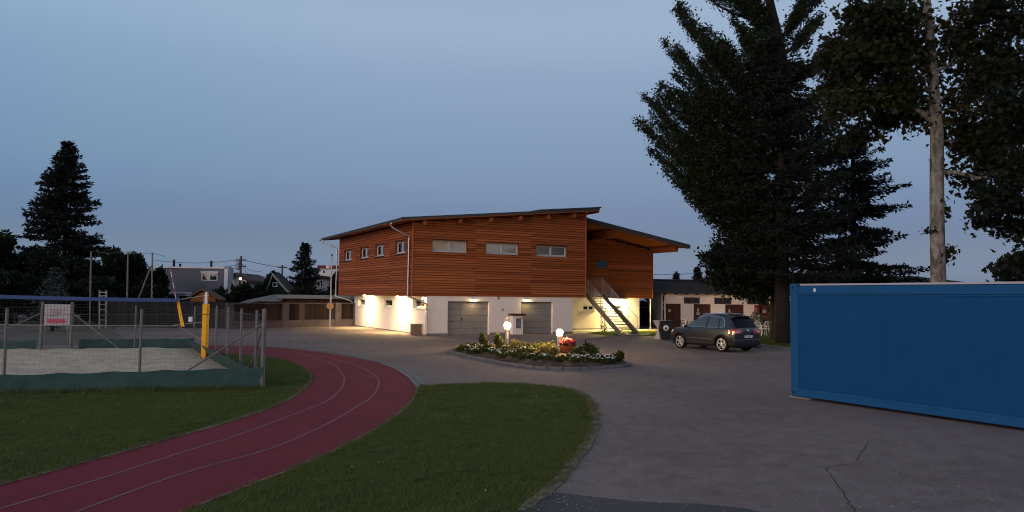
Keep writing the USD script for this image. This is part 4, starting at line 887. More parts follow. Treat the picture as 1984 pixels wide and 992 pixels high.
# ------------------------------------------------------------------ the flower island
isl_front = [(868.6, 682), (908, 692), (946, 699.6), (984.5, 706.5), (1013, 711), (1051.5, 714.8), (1090, 716.5), (1128, 716), (1166, 714), (1205, 711.5), (1222, 708.5)]
isl_back = [(1222, 708.5), (1205, 702), (1170, 694), (1120, 684), (1060, 675.5), (1000, 670.5), (940, 669.5), (895, 673), (868.6, 682)]
isl = np.vstack([on_ground(isl_front, 6), on_ground(isl_back, 6)[1:-1]])
island = thing('flower_island', 'kerbed lens-shaped flower island in the yard before the garages', 'flower bed', (0, 0, 0))
IP = Polygon(isl).buffer(0)
inn = IP.buffer(-.12)
iv, if_ = trimesh.creation.triangulate_polygon(inn.segmentize(.35), engine='earcut')
gx, gy = np.meshgrid(np.arange(isl[:, 0].min(), isl[:, 0].max(), .18), np.arange(isl[:, 1].min(), isl[:, 1].max(), .18)); pts = np.column_stack([gx.ravel(), gy.ravel()])
ins = contains_xy(inn.buffer(.1), pts[:, 0], pts[:, 1]); nx = gx.shape[1]
dist = np.array([min(inn.exterior.distance(Point(p)), .9) if k else 0 for p, k in zip(pts, ins)])
hz = .05 + .09 * dist + .05 * meshkit.fbm(np.column_stack([pts * 2.5, np.zeros(len(pts))]), 3, 21)
ii, jj = np.meshgrid(np.arange(gx.shape[0] - 1), np.arange(nx - 1), indexing='ij'); b_ = (ii * nx + jj).ravel(); q = np.column_stack([b_, b_ + 1, b_ + nx + 1, b_ + nx]); q = q[ins[q].all(1)]
obj('soil', (np.column_stack([pts, hz]), q), M['soil'], island, smooth=True)
def soil_z(p): return .07 + .09 * min(inn.exterior.distance(Point(p[:2])), .9)
stones(np.vstack([isl, isl[:1]]), .52, .13, .085, M['kerb_stone'], island, 'kerb_stone', .008)

def globe_lamp(p, h, label, r=.155):
    t = thing('globe_lamp', label, 'bollard lamp', (p[0], p[1], soil_z(p) - .1), 0, 'lit globe lamps on the flower island')
    obj('pole', tube([(0, 0, 0), (0, 0, h)], .095, 16), M['galv'], t, smooth=50)
    obj('collar', lathe([(.10, 0), (.115, .01), (.115, .07), (.07, .09)], 18, (0, 0, h - .03)), M['frame_grey'], t, smooth=40)
    obj('base_plate', lathe([(0, .13), (.19, .13), (.19, .10), (0, .10)], 18), M['galv_dull'], t)
    obj('globe', ball((0, 0, h + r + .03), r, 3), M['globe'], t, smooth=True)
    obj('cap', lathe([(.05, .0), (.035, .02), (0, .03)], 12, (0, 0, h + 2 * r + .025)), M['frame_grey'], t)
    return t
g1 = globe_lamp(at(982.5, 677.5), .86, 'lit globe lamp at the back left of the flower island')
g2 = globe_lamp(at(1084, 690), .74, 'lit globe lamp beside the red flower pot', .14)
GL = at(982.5, 677.5)
obj('hook', tube(spline([(-.10, .03, 1.10), (-.09, .03, 1.33), (0, .03, 1.40), (.08, .03, 1.33), (.09, .03, 1.22)], 5), .012, 5), M['black'], g1)

# plants: leaf and petal geometry
def leaf_cloud(centres, size, r, up=0.0, aspect=1.6, droop=None, fold=0.25):
    """one small folded leaf (two triangles) at each centre, turned at random"""
    n = len(centres); size = np.broadcast_to(size, (n,)) * r.uniform(.7, 1.3, n)
    d = r.normal(size=(n, 3)); d[:, 2] += up
    if droop is not None: d = d * .55 + droop
    d /= np.linalg.norm(d, axis=1, keepdims=True) + 1e-9
    s = np.cross(d, r.normal(size=(n, 3))); s /= np.linalg.norm(s, axis=1, keepdims=True) + 1e-9
    nn = np.cross(d, s); L = size[:, None]; Wd = L / aspect / 2
    a = centres; b = centres + d * L; c1 = centres + d * L * .45 + s * Wd + nn * Wd * fold; c2 = centres + d * L * .45 - s * Wd + nn * Wd * fold
    v = np.stack([a, c1, b, c2], 1).reshape(-1, 3); k = np.arange(n)[:, None] * 4
    return v, np.vstack([k + [0, 1, 2], k + [0, 2, 3]])
def blob(n, c, rad, r, shell=.5):
    p = r.normal(size=(n, 3)); p /= np.linalg.norm(p, axis=1, keepdims=True); p *= (r.uniform(0, 1, (n, 1)) ** (1 / 3)) * (1 - shell) + shell * r.uniform(.75, 1.05, (n, 1))
    return np.asarray(c) + p * rad
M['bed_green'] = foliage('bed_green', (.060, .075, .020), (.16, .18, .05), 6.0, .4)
M['bed_lamp_yellow'] = foliage('bed_lamp_yellow', (.10, .10, .03), (.26, .22, .08), 6.0, .3)  # the yellow of the lamp light is mixed into this leaf colour
M['petal_white'] = plain('petal_white', (.72, .70, .66), .7, .08, 30.)
M['petal_red'] = foliage('petal_red', (.48, .035, .05), (.75, .12, .14), 12., .2)
M['petal_pink'] = foliage('petal_pink', (.70, .32, .33), (.85, .55, .55), 12., .2)
M['stem'] = plain('stem', (.05, .06, .02), .8, .2)
M['terracotta'] = plain('terracotta', (.36, .105, .045), .75, .15, 8.)
r = np.random.default_rng(11)
def daisy(seed):
    rr = np.random.default_rng(seed); t = thing('daisy_plant', 'low plant with small white flowers in the kerbed flower island', 'flower', (0, 0, 0), 0, 'white flowering plants in the flower island')
    obj('leaves', leaf_cloud(blob(170, (0, 0, .09), (.20, .20, .10), rr), .07, rr, .5), M['bed_green'], t)
    out = []
    for k in range(8):
        c = np.array([*rr.normal(0, .12, 2), rr.uniform(.16, .25)]); out.append(moved(lathe([(0, .008), (.016, .010), (.036, 0), (0, -.006)], 7), c, rx=rr.normal(0, .5), ry=rr.normal(0, .5)))
    obj('flowers', cat(out), M['petal_white'], t, kind='stuff')
    obj('stems', cat([tube([(0, 0, 0), (x, y, .18)], .004, 3, False) for x, y in rr.normal(0, .1, (7, 2))]), M['stem'], t, kind='stuff')
    return t
def move_to(t, p, rot=0.0):
    x = UsdGeom.Xformable(t); x.ClearXformOpOrder(); x.AddTranslateOp(opSuffix='place').Set(Gf.Vec3d(*map(float, p))); x.AddRotateZOp(opSuffix='turn').Set(math.degrees(rot))
daisies = [daisy(3), daisy(4)]
spots = [(903, 683), (912, 684), (921, 686), (930, 683), (914, 690), (925, 689), (948, 690), (957, 693), (966, 696), (974, 699), (987, 697), (993, 694), (1027, 702), (1050, 705), (1062, 706), (1016, 690), (1029, 690), (1113, 706), (1122, 710), (1126, 706), (1143, 709), (1152, 705), (1160, 709), (1168, 704), (1173, 710), (1181, 707), (1186, 705), (1154, 699), (1180, 701), (945, 680), (935, 678), (1109, 703)]
for k, s in enumerate(spots):
    p = at(*s); p[2] = soil_z(p)
    if k < 2: move_to(daisies[k], p, k)
    else: copy_of(daisies[k % 2], p, r.uniform(0, 6), scale=float(r.uniform(.75, 1.1)))
def bushy(name, label, group, seed, h, w, mat, n, leaf, spikes=0, spike_mat=None, cat_='plant'):
    rr = np.random.default_rng(seed); t = thing(name, label, cat_, (0, 0, 0), 0, group)
    obj('leaves', leaf_cloud(np.vstack([blob(n * 2 // 3, (0, 0, h * .45), (w, w, h * .48), rr, .05), blob(n // 3, (rr.normal(0, w * .4), rr.normal(0, w * .4), h * .75), (w * .5, w * .5, h * .4), rr, .1)]), leaf, rr, .8), mat, t)
    obj('stems', cat([tube([(x * .3, y * .3, -.03), (x, y, h * .8)], .006, 3, False) for x, y in rr.normal(0, w * .5, (6, 2))]), M['stem'], t, kind='stuff')
    if spikes:
        out = []
        for k in range(spikes):
            x, y = rr.normal(0, w * .6, 2); hh = h * rr.uniform(1.2, 1.75); c = np.array([[x, y, z] for z in np.linspace(h * .6, hh, 14)]) + rr.normal(0, .008, (14, 3))
            out += [tube([(x * .6, y * .6, 0), (x, y, hh)], .004, 3, False), leaf_cloud(c, .05, rr, .3)]
        obj('flower_spikes', cat(out), spike_mat, t, kind='stuff')
    return t
gs = bushy('herb_clump', 'low grey-green herb clump in the kerbed flower island', 'green clumps in the flower island', 31, .20, .22, M['bed_green'], 420, .06)
ys = bushy('spiked_plant', 'plant painted lamp yellow with thin upright flower spikes in the island', 'spiked plants in the flower island', 32, .24, .22, M['bed_lamp_yellow'], 380, .06, 9, M['bed_lamp_yellow'])
first = {id(gs): True, id(ys): True}
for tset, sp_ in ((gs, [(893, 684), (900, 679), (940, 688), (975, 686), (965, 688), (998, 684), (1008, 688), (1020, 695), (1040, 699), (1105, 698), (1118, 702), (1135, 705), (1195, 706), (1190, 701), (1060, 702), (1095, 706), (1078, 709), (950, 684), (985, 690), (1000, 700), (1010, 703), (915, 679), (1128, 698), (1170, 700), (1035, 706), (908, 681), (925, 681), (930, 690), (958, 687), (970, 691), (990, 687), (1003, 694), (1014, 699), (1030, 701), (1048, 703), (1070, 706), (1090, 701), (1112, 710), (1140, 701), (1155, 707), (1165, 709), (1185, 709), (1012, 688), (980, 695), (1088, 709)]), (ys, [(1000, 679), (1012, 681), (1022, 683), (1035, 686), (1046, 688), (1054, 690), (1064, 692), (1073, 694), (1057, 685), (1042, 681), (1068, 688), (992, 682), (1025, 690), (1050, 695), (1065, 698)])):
    for k, s in enumerate(sp_):
        p = at(*s); p[2] = soil_z(p) - .01
        if k == 0: move_to(tset, p)
        else: copy_of(tset, p, r.uniform(0, 6), scale=float(r.uniform(.65, 1.15) * (.75 if s[1] > 694 else 1.0)))
def rose(px, py, h, w, label, seed):
    t = bushy('rose_bush', label, None, seed, h, w, M['bed_green'], 420, .11, cat_='bush'); p = at(px, py); p[2] = soil_z(p) - .02; move_to(t, p)
rose(936, 680, .56, .20, 'leafy dark bush at the back left of the flower island', 41)
rose(966, 679, .54, .20, 'leafy dark bush just left of the rear globe lamp', 42)
rose(1147, 701, .54, .28, 'round leafy bush near the right tip of the flower island', 43)
rose(1196, 704, .30, .25, 'small leafy bush at the right tip of the flower island', 44)
rose(1120, 697, .32, .18, 'small leafy bush right of the terracotta flower pot', 45)
PT = at(1099, 690.5); PT[2] = soil_z(PT)
pot = thing('flower_pot', 'wide terracotta pot of red and pink flowers beside the front globe lamp', 'flower pot', PT)
obj('bowl', lathe([(0, 0), (.17, 0), (.22, .03), (.33, .22), (.355, .235), (.365, .27), (.345, .28), (.32, .26), (0, .24)], 28), M['terracotta'], pot, smooth=40)
rr = np.random.default_rng(5)
obj('leaves', leaf_cloud(blob(500, (0, 0, .34), (.34, .34, .16), rr, .5), .09, rr, .4), M['bed_green'], pot)
obj('red_flowers', leaf_cloud(blob(900, (0, 0, .40), (.33, .33, .17), rr, .9), .05, rr, .3, 1.1), M['petal_red'], pot)
obj('pink_flowers', leaf_cloud(blob(260, (-.05, -.06, .43), (.27, .25, .17), rr, .95), .05, rr, .3, 1.1), M['petal_pink'], pot)

# ------------------------------------------------------------------ blue container
ca, cb = at(1532, 770), at(1984, 836); cd = (cb - ca) / np.linalg.norm(cb - ca); cang = math.atan2(cd[1], cd[0])
CT = thing('site_container', 'blue steel office container standing at the right edge of the yard', 'container', ca, cang)
M['blue_frame'] = plain('blue_frame', (.014, .088, .21), .55, .10, 2.0, spec=.10, bump=.0008, bump_scale=30.)
M['blue_panel'] = two_scale('blue_panel', (.009, .062, .165), (.012, .074, .19), .9, 9., rough=.7, bump=.0006, bscale=35., spec=.03)
CL, CW, CH, cz = 6.06, 2.44, 2.80, .05
obj('panel', rbox(.20, CL - .20, .035, .05, cz + .20, CH - .25, .004), M['blue_panel'], CT)
obj('corner_post', rbox(0, .21, 0, .21, cz, CH, .018), M['blue_frame'], CT); obj('corner_post', rbox(CL - .21, CL, 0, .21, cz, CH, .018), M['blue_frame'], CT)
obj('corner_post', rbox(0, .21, CW - .21, CW, cz, CH, .018), M['blue_frame'], CT); obj('corner_post', rbox(CL - .21, CL, CW - .21, CW, cz, CH, .018), M['blue_frame'], CT)
obj('top_rail', rbox(.212, CL - .212, .004, .16, CH - .26, CH - .06, .015), M['blue_frame'], CT)
obj('bottom_rail', rbox(.212, CL - .212, .004, .16, cz + .004, cz + .20, .015), M['blue_frame'], CT)
obj('bottom_rail_lip', rbox(.214, CL - .214, -.004, .003, cz + .145, cz + .165, .002), M['blue_frame'], CT)
obj('panel_trim', cat(rbox(.212, .235, .02, .034, cz + .205, CH - .265, .003), rbox(.235, CL - .235, .018, .034, CH - .285, CH - .263, .003)), M['blue_frame'], CT)
obj('roof', rbox(.02, CL - .02, .05, CW - .02, CH - .055, CH - .012, .006), M['galv_dull'], CT)
obj('roof_lip', rbox(.30, CL - .03, .012, .045, CH - .05, CH - .008, .004), M['frame_grey'], CT)
obj('end_wall', rbox(.03, .05, .212, CW - .212, cz + .01, CH - .06, .004), M['blue_panel'], CT); obj('end_wall', rbox(CL - .05, CL - .03, .212, CW - .212, cz + .01, CH - .06, .004), M['blue_panel'], CT)
obj('back_wall', rbox(.212, CL - .212, CW - .05, CW - .02, cz + .01, CH - .06, .004), M['blue_panel'], CT)
obj('floor', box(.212, CL - .212, .165, CW - .055, cz + .02, cz + .12), M['galv_dull'], CT)
obj('casting_hole', moved(lathe([(0, -.004), (.028, -.003), (.028, .004), (0, .004)], 12), (.085, -.004, CH - .10), rx=math.radians(90)), M['black'], CT)
obj('casting_hole', moved(lathe([(0, -.004), (.028, -.003), (.028, .004), (0, .004)], 12), (.085, -.004, cz + .09), rx=math.radians(90)), M['black'], CT)
obj('lifting_lug', prism([(.20, CH - .065), (.31, CH - .065), (.265, CH - .015), (.24, CH - .015)], -.004, .003, 'y'), M['black'], CT)
obj('sticker', rbox(.69, .75, -.002, .0035, CH - .205, CH - .12, .001), M['frame_white'], CT)
obj('weld_seam', box(2.5, 2.506, .033, .0345, cz + .21, CH - .29), M['blue_panel'], CT); obj('weld_seam', box(4.3, 4.306, .033, .0345, cz + .21, CH - .29), M['blue_panel'], CT)
for x in (.0, CL - .5): obj('foot_plate', rbox(x - .02, x + .55, -.03, .3, 0, cz - .004, .006), M['concrete'], CT)
for x in (.0, CL - .5): obj('foot_plate', rbox(x - .02, x + .55, CW - .3, CW + .03, 0, cz - .004, .006), M['concrete'], CT)

# ------------------------------------------------------------------ the parked car
M['car_paint'] = plain('car_paint', (.029, .033, .041), .28, .04, 1.0, metal=.55, spec=.5, coat=.8)
M['car_plastic'] = plain('car_plastic', (.018, .018, .019), .65, .1)
M['car_glass'] = plain('car_glass', (.004, .004, .005), .25, .05, spec=.12)
M['car_side_glass'] = plain('car_side_glass', (.030, .045, .055), .05, .2, 1.5, spec=.9)
M['chrome'] = plain('chrome', (.75, .75, .76), .12, .03, metal=1.0)
M['alloy'] = plain('alloy', (.62, .60, .58), .3, .05, metal=.7)
M['tyre'] = plain('tyre', (.012, .012, .012), .85, .1)
M['tail_red'] = plain('tail_red', (.42, .012, .015), .12, .15, 14., spec=.8, coat=1.0)
M['tail_clear'] = plain('tail_clear', (.75, .42, .40), .15, .1, spec=.8)
M['head_lamp'] = plain('head_lamp', (.70, .66, .58), .1, .1, spec=.9, metal=.4)
fw, rw = at(1320.5, 675), at(1394.5, 681.5); fwd = (fw - rw) / np.linalg.norm(fw - rw)
ang = math.atan2(fwd[1], fwd[0])                 # local +x points to the front of the car
left = np.array([-fwd[1], fwd[0], 0])            # local +y: the car's left side, which faces the camera
WB2, TR = 2.60, .775
car_o = (fw + rw) / 2 - left * .86
car_o[2] = 0
car = thing('parked_car', 'dark grey compact SUV with silver five-spoke wheels parked before the white building', 'car', car_o, ang)
# stations from the rear bumper (x=-2.2) to the nose: x, floor, belt half width, belt z, roof half width, roof z
ST = [(-2.10, .42, .74, .78, .60, .94), (-2.07, .30, .82, .96, .67, 1.06), (-1.98, .26, .87, 1.02, .65, 1.20), (-1.86, .25, .89, 1.05, .62, 1.42), (-1.70, .24, .90, 1.06, .60, 1.60), (-1.40, .24, .905, 1.055, .60, 1.66),
      (-.8, .23, .905, 1.045, .605, 1.685), (-.2, .23, .905, 1.035, .605, 1.68), (.22, .23, .905, 1.03, .59, 1.62), (.60, .23, .905, 1.025, .585, 1.41), (.96, .23, .90, 1.02, .63, 1.19), (1.20, .24, .89, 1.00, .67, 1.085), (1.55, .25, .87, .96, .65, 1.035), (1.84, .27, .82, .89, .60, .965), (2.00, .32, .74, .78, .56, .84), (2.08, .40, .62, .64, .50, .68)]
def ring_of(s):
    x, f, wb, zb, wr, zr = s; zm = f + (zb - f) * .55
    half = [(0, f), (wb * .82, f), (wb * .97, f + .10), (wb * 1.0, zm), (wb * .995, zb - .06), (wb * .965, zb), (wb * .965 + (wr - wb * .965) * .5 + .018, zb + (zr - zb) * .55), (wr, zr - .05), (wr * .86, zr - .008), (wr * .4, zr + .015), (0, zr + .02)]
    return [(x, y, z) for y, z in half] + [(x, -y, z) for y, z in half[-2:0:-1]]
# resample the stations smoothly along the car
sarr = np.array(ST); xs = np.concatenate([np.linspace(a, b, 5)[:-1] for a, b in zip(sarr[:-1, 0], sarr[1:, 0])] + [[sarr[-1, 0]]])
from scipy.interpolate import PchipInterpolator
sm = np.column_stack([xs] + [PchipInterpolator(sarr[:, 0], sarr[:, k])(xs) for k in range(1, 6)])
rings = np.array([ring_of(s) for s in sm]); nr, nk = rings.shape[:2]
v = rings.reshape(-1, 3); f = []
for i in range(nr - 1):
    for j in range(nk): a, b = i * nk + j, i * nk + (j + 1) % nk; f += [[a, a + nk, b + nk], [a, b + nk, b]]
v = np.vstack([v, rings[0].mean(0), rings[-1].mean(0)])
for j in range(nk): f += [[len(v) - 2, j, (j + 1) % nk], [len(v) - 1, (nr - 1) * nk + (j + 1) % nk, (nr - 1) * nk + j]]
f = np.array(f)
tm = trimesh.Trimesh(v, f, process=False)
if tm.volume < 0: f = f[:, ::-1]
def MF(m_): return manifold3d.Manifold(manifold3d.Mesh(np.array(m_[0], np.float32), np.array(m_[1], np.uint32)))
def back(mm): q = mm.to_mesh(); return np.array(q.vert_properties[:, :3], float), np.array(q.tri_verts)
body = MF((v, f))
def cyl(x, y0, y1, z, r_, n=40): return manifold3d.Manifold.cylinder(y1 - y0, r_, r_, n).rotate((-90, 0, 0)).translate((x, y0, z))
XF, XR, WR = WB2 / 2, -WB2 / 2, .345
wells = [cyl(x, y, y + .36, WR, .41) for x in (XF, XR) for y in (-.95, .59)]
hull_b = body
for w in wells: hull_b = hull_b - w
def bx_(x0, x1, y0, y1, z0, z1): return manifold3d.Manifold.cube((x1 - x0, y1 - y0, z1 - z0)).translate((x0, y0, z0))
def grown(k, dz=.7): return body.translate((0, 0, -dz)).scale((1 + k, 1 + k * 2.4, 1 + k * 2.4)).translate((0, 0, dz))
def ext(poly, y0, y1):
    P = Polygon(poly); P = P if P.exterior.is_ccw else Polygon(list(P.exterior.coords)[::-1])
    cs = manifold3d.CrossSection([np.array(P.exterior.coords[:-1])]); return manifold3d.Manifold.extrude(cs, y1 - y0).rotate((90, 0, 0)).translate((0, y1, 0))
def shell(k, region): return back((grown(k) - grown(-.004)) ^ region)
obj('body', back(hull_b), M['car_paint'], car, smooth=32)
side_win = [(-1.44, 1.15), (-1.40, 1.42), (-1.22, 1.545), (-.6, 1.60), (-.05, 1.59), (.26, 1.51), (.60, 1.33), (.92, 1.125), (.80, 1.085), (-1.36, 1.10)]
for s in (1, -1):
    y0, y1 = (.45, 1.2) if s > 0 else (-1.2, -.45)
    g = obj('side_glass', shell(.004, ext(side_win, y0, y1)), M['car_side_glass'], car, smooth=30)
    for x0, x1, t in ((-.62, -.50, .004), (.30, .36, .002)): pass
    obj('door_pillar', shell(.0055, ext([(-.42, 1.05), (-.33, 1.05), (-.38, 1.575), (-.47, 1.575)], y0, y1)), M['car_plastic'], g)
    obj('door_pillar', shell(.0055, ext([(-1.20, 1.06), (-1.12, 1.06), (-1.05, 1.55), (-1.12, 1.55)], y0, y1)), M['car_plastic'], g)
    band_ = Polygon(side_win).buffer(.022).difference(Polygon(side_win).buffer(-.004))
    outer_ = manifold3d.CrossSection([np.array(Polygon(side_win).buffer(.020, join_style='mitre').exterior.coords[:-1])]); inner_ = manifold3d.CrossSection([np.array(Polygon(side_win).exterior.coords[:-1])])
    def exm(cs): return manifold3d.Manifold.extrude(cs, y1 - y0).rotate((90, 0, 0)).translate((0, y1, 0))
    a1 = ext(list(Polygon(side_win).buffer(.020).exterior.coords), y0, y1); a2 = ext(side_win, y0, y1)
    obj('window_trim', shell(.0062, a1 - a2), M['chrome'], car, smooth=30)
    obj('sill_cladding', shell(.006, bx_(-1.95, 1.95, y0, y1, .15, .40) - wells[0] - wells[1] - wells[2] - wells[3]), M['car_plastic'], car, smooth=30)
    obj('side_moulding', shell(.0075, bx_(-.85, .82, y0, y1, .545, .575)), M['chrome'], car)
    for x in (XF, XR):
        yy0, yy1 = (.60, 1.0) if s > 0 else (-1.0, -.60)
        obj('wheel_arch', shell(.008, (cyl(x, yy0, yy1, WR, .475, 48) - cyl(x, yy0 - .1, yy1 + .1, WR, .41, 48)) ^ bx_(-3, 3, -2, 2, .22, 1)), M['car_plastic'], car, smooth=30)
        wm = thing_path = None
        cy = s * TR
        w = obj('wheel', moved(lathe([(.245, -.105), (.31, -.115), (.340, -.09), (.345, -.05), (.345, .05), (.340, .09), (.31, .115), (.245, .105), (.235, 0)], 36), (x, cy, WR), rx=math.radians(90)), M['tyre'], car, smooth=35)
        sp_ = []
        for k in range(5):
            a = k * 2 * math.pi / 5 + .3
            for o in (-.15, .15):
                p = np.array([[math.cos(a + o * .45) * .05, .0, math.sin(a + o * .45) * .05], [math.cos(a + o) * .235, .0, math.sin(a + o) * .235]])
                sp_.append(tube(p + [x, cy + s * .085, WR], [.026, .017], 6))
        obj('rim', cat([moved(lathe([(.225, -.02), (.252, -.02), (.256, .0), (.252, .02), (.225, .02), (.225, -.02)], 36), (x, cy + s * .088, WR), rx=math.radians(90)), moved(lathe([(0, .02), (.055, .015), (.06, -.02), (0, -.02)], 16), (x, cy + s * .09, WR), rx=math.radians(-90 * s))] + sp_), M['alloy'], w, smooth=35)
        obj('brake_disc', moved(lathe([(0, .01), (.15, .01), (.15, -.01), (0, -.01)], 24), (x, cy + s * .02, WR), rx=math.radians(90)), M['galv_dull'], w)
    obj('mirror', cat(ball((.78, s * 1.00, 1.10), .12, 2, (.55, .85, .62)), rbox(.75, .82, *sorted((s * .86, s * .95)), 1.04, 1.08, .01)), M['car_paint'], car, smooth=40)
    obj('roof_rail', tube(spline([(.15, s * .555, 1.635), (.0, s * .56, 1.71), (-.6, s * .565, 1.735), (-1.2, s * .56, 1.715), (-1.5, s * .55, 1.65)], 5), .017, 6), M['chrome'], car, smooth=50)
    for x in (-.32, .64 - .96 - .62): obj('door_handle', rbox(x - .10, x + .10, *sorted((s * .895, s * .93)), .865, .895, .008), M['car_paint'], car)
    tl = obj('tail_light', shell(.007, ext([(-2.4, .84), (-1.86, .87), (-1.76, .99), (-1.86, 1.06), (-2.4, 1.05)], *((.40, 1.1) if s > 0 else (-1.1, -.40)))), M['tail_red'], car, smooth=30)
    obj('reflector', shell(.0085, ext([(-2.4, .90), (-1.97, .90), (-1.95, .96), (-2.4, .96)], *((.60, 1.0) if s > 0 else (-1.0, -.60)))), M['tail_clear'], tl)
    obj('headlight', shell(.006, ext([(2.4, .66), (1.86, .76), (1.70, .90), (1.95, .89), (2.4, .80)], *((.42, 1.1) if s > 0 else (-1.1, -.42)))), M['head_lamp'], car, smooth=30)
    for x, z0, z1 in ((-.42, .42, 1.02), (.72, .42, 1.0)): obj('door_seam', shell(.0015, ext([(x, z0), (x + .008, z0), (x + .008, z1), (x, z1)], y0, y1)), M['black'], car)
rear_glass = ext([(-2.11, 1.09), (-1.98, 1.09), (-1.55, 1.56), (-1.70, 1.60)], -.60, .60)
obj('rear_window', shell(.004, bx_(-2.12, -1.66, -.68, .68, 1.12, 1.56)), M['car_glass'], car, smooth=30)
obj('windscreen', shell(.003, ext([(.34, 1.585), (.93, 1.18), (1.2, 1.18), (.6, 1.72)], -.58, .58)), M['car_glass'], car, smooth=30)
obj('roof_spoiler', rbox(-1.86, -1.58, -.57, .57, 1.605, 1.64, .012), M['car_paint'], car)
obj('bumper', shell(.008, bx_(-2.4, -1.78, -1.1, 1.1, .2, .46) - wells[0] - wells[1] - wells[2] - wells[3]), M['car_plastic'], car, smooth=30)
obj('front_bumper', shell(.008, bx_(1.75, 2.4, -1.1, 1.1, .2, .44) - wells[0] - wells[1] - wells[2] - wells[3]), M['car_plastic'], car, smooth=30)
obj('bumper_trim', shell(.0095, bx_(-2.4, -2.0, -.9, .9, .565, .58)), M['chrome'], car)
pl_ = obj('number_plate', rbox(-2.135, -2.122, -.26, .26, .66, .77, .004), M['frame_white'], car)
tx = meshkit.text_mesh('L\u00b7KFFW 5', .065, .003); tv, tf = np.array(tx.vertices), np.array(tx.faces); tv[:, 0] -= tv[:, 0].mean()
obj('plate_text', (np.column_stack([-2.1365 + 0 * tv[:, 2] - tv[:, 2] * .3, -tv[:, 0] * .95, tv[:, 1] + .683]), tf), M['black'], pl_)
obj('badge', moved(lathe([(0, .01), (.045, .008), (.05, 0), (0, -.004)], 16), (-2.085, 0, 1.0), ry=math.radians(-75)), M['chrome'], car)
obj('rear_wiper', tube([(-2.035, .0, 1.12), (-1.985, .32, 1.17)], .009, 5), M['black'], car)
obj('underbody', box(-1.9, 1.9, -.72, .72, .20, .30), M['black'], car)

# ------------------------------------------------------------------ bin, table
bn = thing('wheelie_bin', 'black wheelie bin with a round white sticker, left of the car', 'bin', at(1290.5, 657.5), .15)
obj('body', prism([(-.36, .02), (.36, .02), (.43, 1.02), (-.43, 1.02)], -.30, .36, 'y'), M['car_plastic'], bn)
obj('lid', cat(rbox(-.46, .46, -.38, .42, 1.025, 1.09, .02)), M['car_plastic'], bn); obj('handle', tube([(-.36, .44, 1.0), (.36, .44, 1.0)], .02, 6), M['black'], bn)
for s in (-.36, .36): obj('wheel', moved(lathe([(0, -.03), (.09, -.03), (.10, 0), (.09, .03), (0, .03)], 16), (s, .34, .10), ry=math.radians(90)), M['tyre'], bn)
sk = obj('round_sticker', moved(lathe([(0, .003), (.165, .003), (.165, -.001), (0, -.001)], 28), (-.12, -.302, .68), rx=math.radians(90)), M['frame_white'], bn)
obj('emblem', cat(prism([(-.21, .60), (-.03, .60), (-.12, .78)], -.309, -.306, 'y'), box(-.22, -.02, -.309, -.306, .55, .585)), M['red_brown'], sk)
tb = thing('cocktail_table', 'white stretch-covered cocktail table beside the wheelie bin', 'table', at(1278, 657))
obj('cover', lathe([(.32, 0), (.30, .03), (.13, .52), (.14, .62), (.40, 1.06), (.40, 1.10), (0, 1.105)], 4 * 6), plain('stretch_cover', (.36, .34, .33), .8, .05), tb, smooth=40)

# ------------------------------------------------------------------ low white building on the right
d = 62.0
lb = thing('changing_block', 'low white building with dark red double doors and a dark tiled roof, right', 'building', (0, 0, 0))
x0, x1 = xat(1281.5, d), xat(1560, d); ze = zat(569.0, 1400, d)
doors = [(1290, 1319), (1344, 1377.5), (1405, 1441)]; zd = zat(589.2, 1360, d)
wins = [(1325, 1355.7), (1383.7, 1417), (1448, 1490)]; zw0, zw1 = zat(589.0, 1380, d), zat(576.5, 1380, d)
M['white_dim'] = plain('limewash', (.80, .70, .66), .9, .06, 1.2)
P = Polygon([(x0, 0), (x1, 0), (x1, ze), (x0, ze)])
for a, b in doors: P = P.difference(Polygon([(xat(a, d), -.1), (xat(b, d), -.1), (xat(b, d), zd), (xat(a, d), zd)]))
for a, b in wins: P = P.difference(Polygon([(xat(a, d), zd + .02), (xat(b, d), zd + .02), (xat(b, d), zw1), (xat(a, d), zw1)]))
dk = Polygon([(xat(1471.7, d), -.1), (xat(1494, d), -.1), (xat(1494, d), zat(589, 1480, d) ), (xat(1471.7, d), zat(589, 1480, d))])
P = P.difference(dk)
obj('wall', prism(P, d, d + .3, 'y'), M['white_dim'], lb); obj('side_wall', box(x0, x0 + .3, d + .3, d + 6, 0, ze), M['white_dim'], lb); obj('back_wall', box(x0, x1, d + 5.7, d + 6, 0, ze), M['white_dim'], lb)
def double_door(a, b, top, mat, nm='door'):
    a, b = xat(a, d), xat(b, d); m_ = (a + b) / 2
    fr = obj('door_frame', cat(rbox(a, a + .07, d + .10, d + .2, 0, top, .01), rbox(b - .07, b, d + .10, d + .2, 0, top, .01), rbox(a + .07, b - .07, d + .102, d + .2, top - .07, top, .01)), M['red_brown'], lb)
    for p, q, sd in ((a + .07, m_, 1), (m_, b - .07, 0)):
        dd = obj('leaf', rbox(p + .004, q - .004, d + .13 + .03 * sd, d + .18 + .02 * sd, .02, top - .075, .012), mat, fr)
        for k in range(3): obj('panel_board', rbox(p + .06, q - .06, d + .118 + .03 * sd, d + .13 + .03 * sd, .15 + k * .58, .66 + k * .58, .008), mat, fr)
        if sd: obj('handle', rbox(q - .07, q - .04, d + .09, d + .13, .95, 1.1, .008), M['black'], fr)
for a, b in doors: double_door(a, b, zd, M['red_brown'])
a, b = xat(1471.7, d), xat(1494, d); obj('brown_door', rbox(a + .01, b - .01, d + .1, d + .16, 0, zat(589.5, 1480, d), .012), plain('brown_door', (.10, .035, .018), .7, .2), lb)
M['brown_frame'] = plain('brown_frame', (.095, .05, .022), .7, .2)
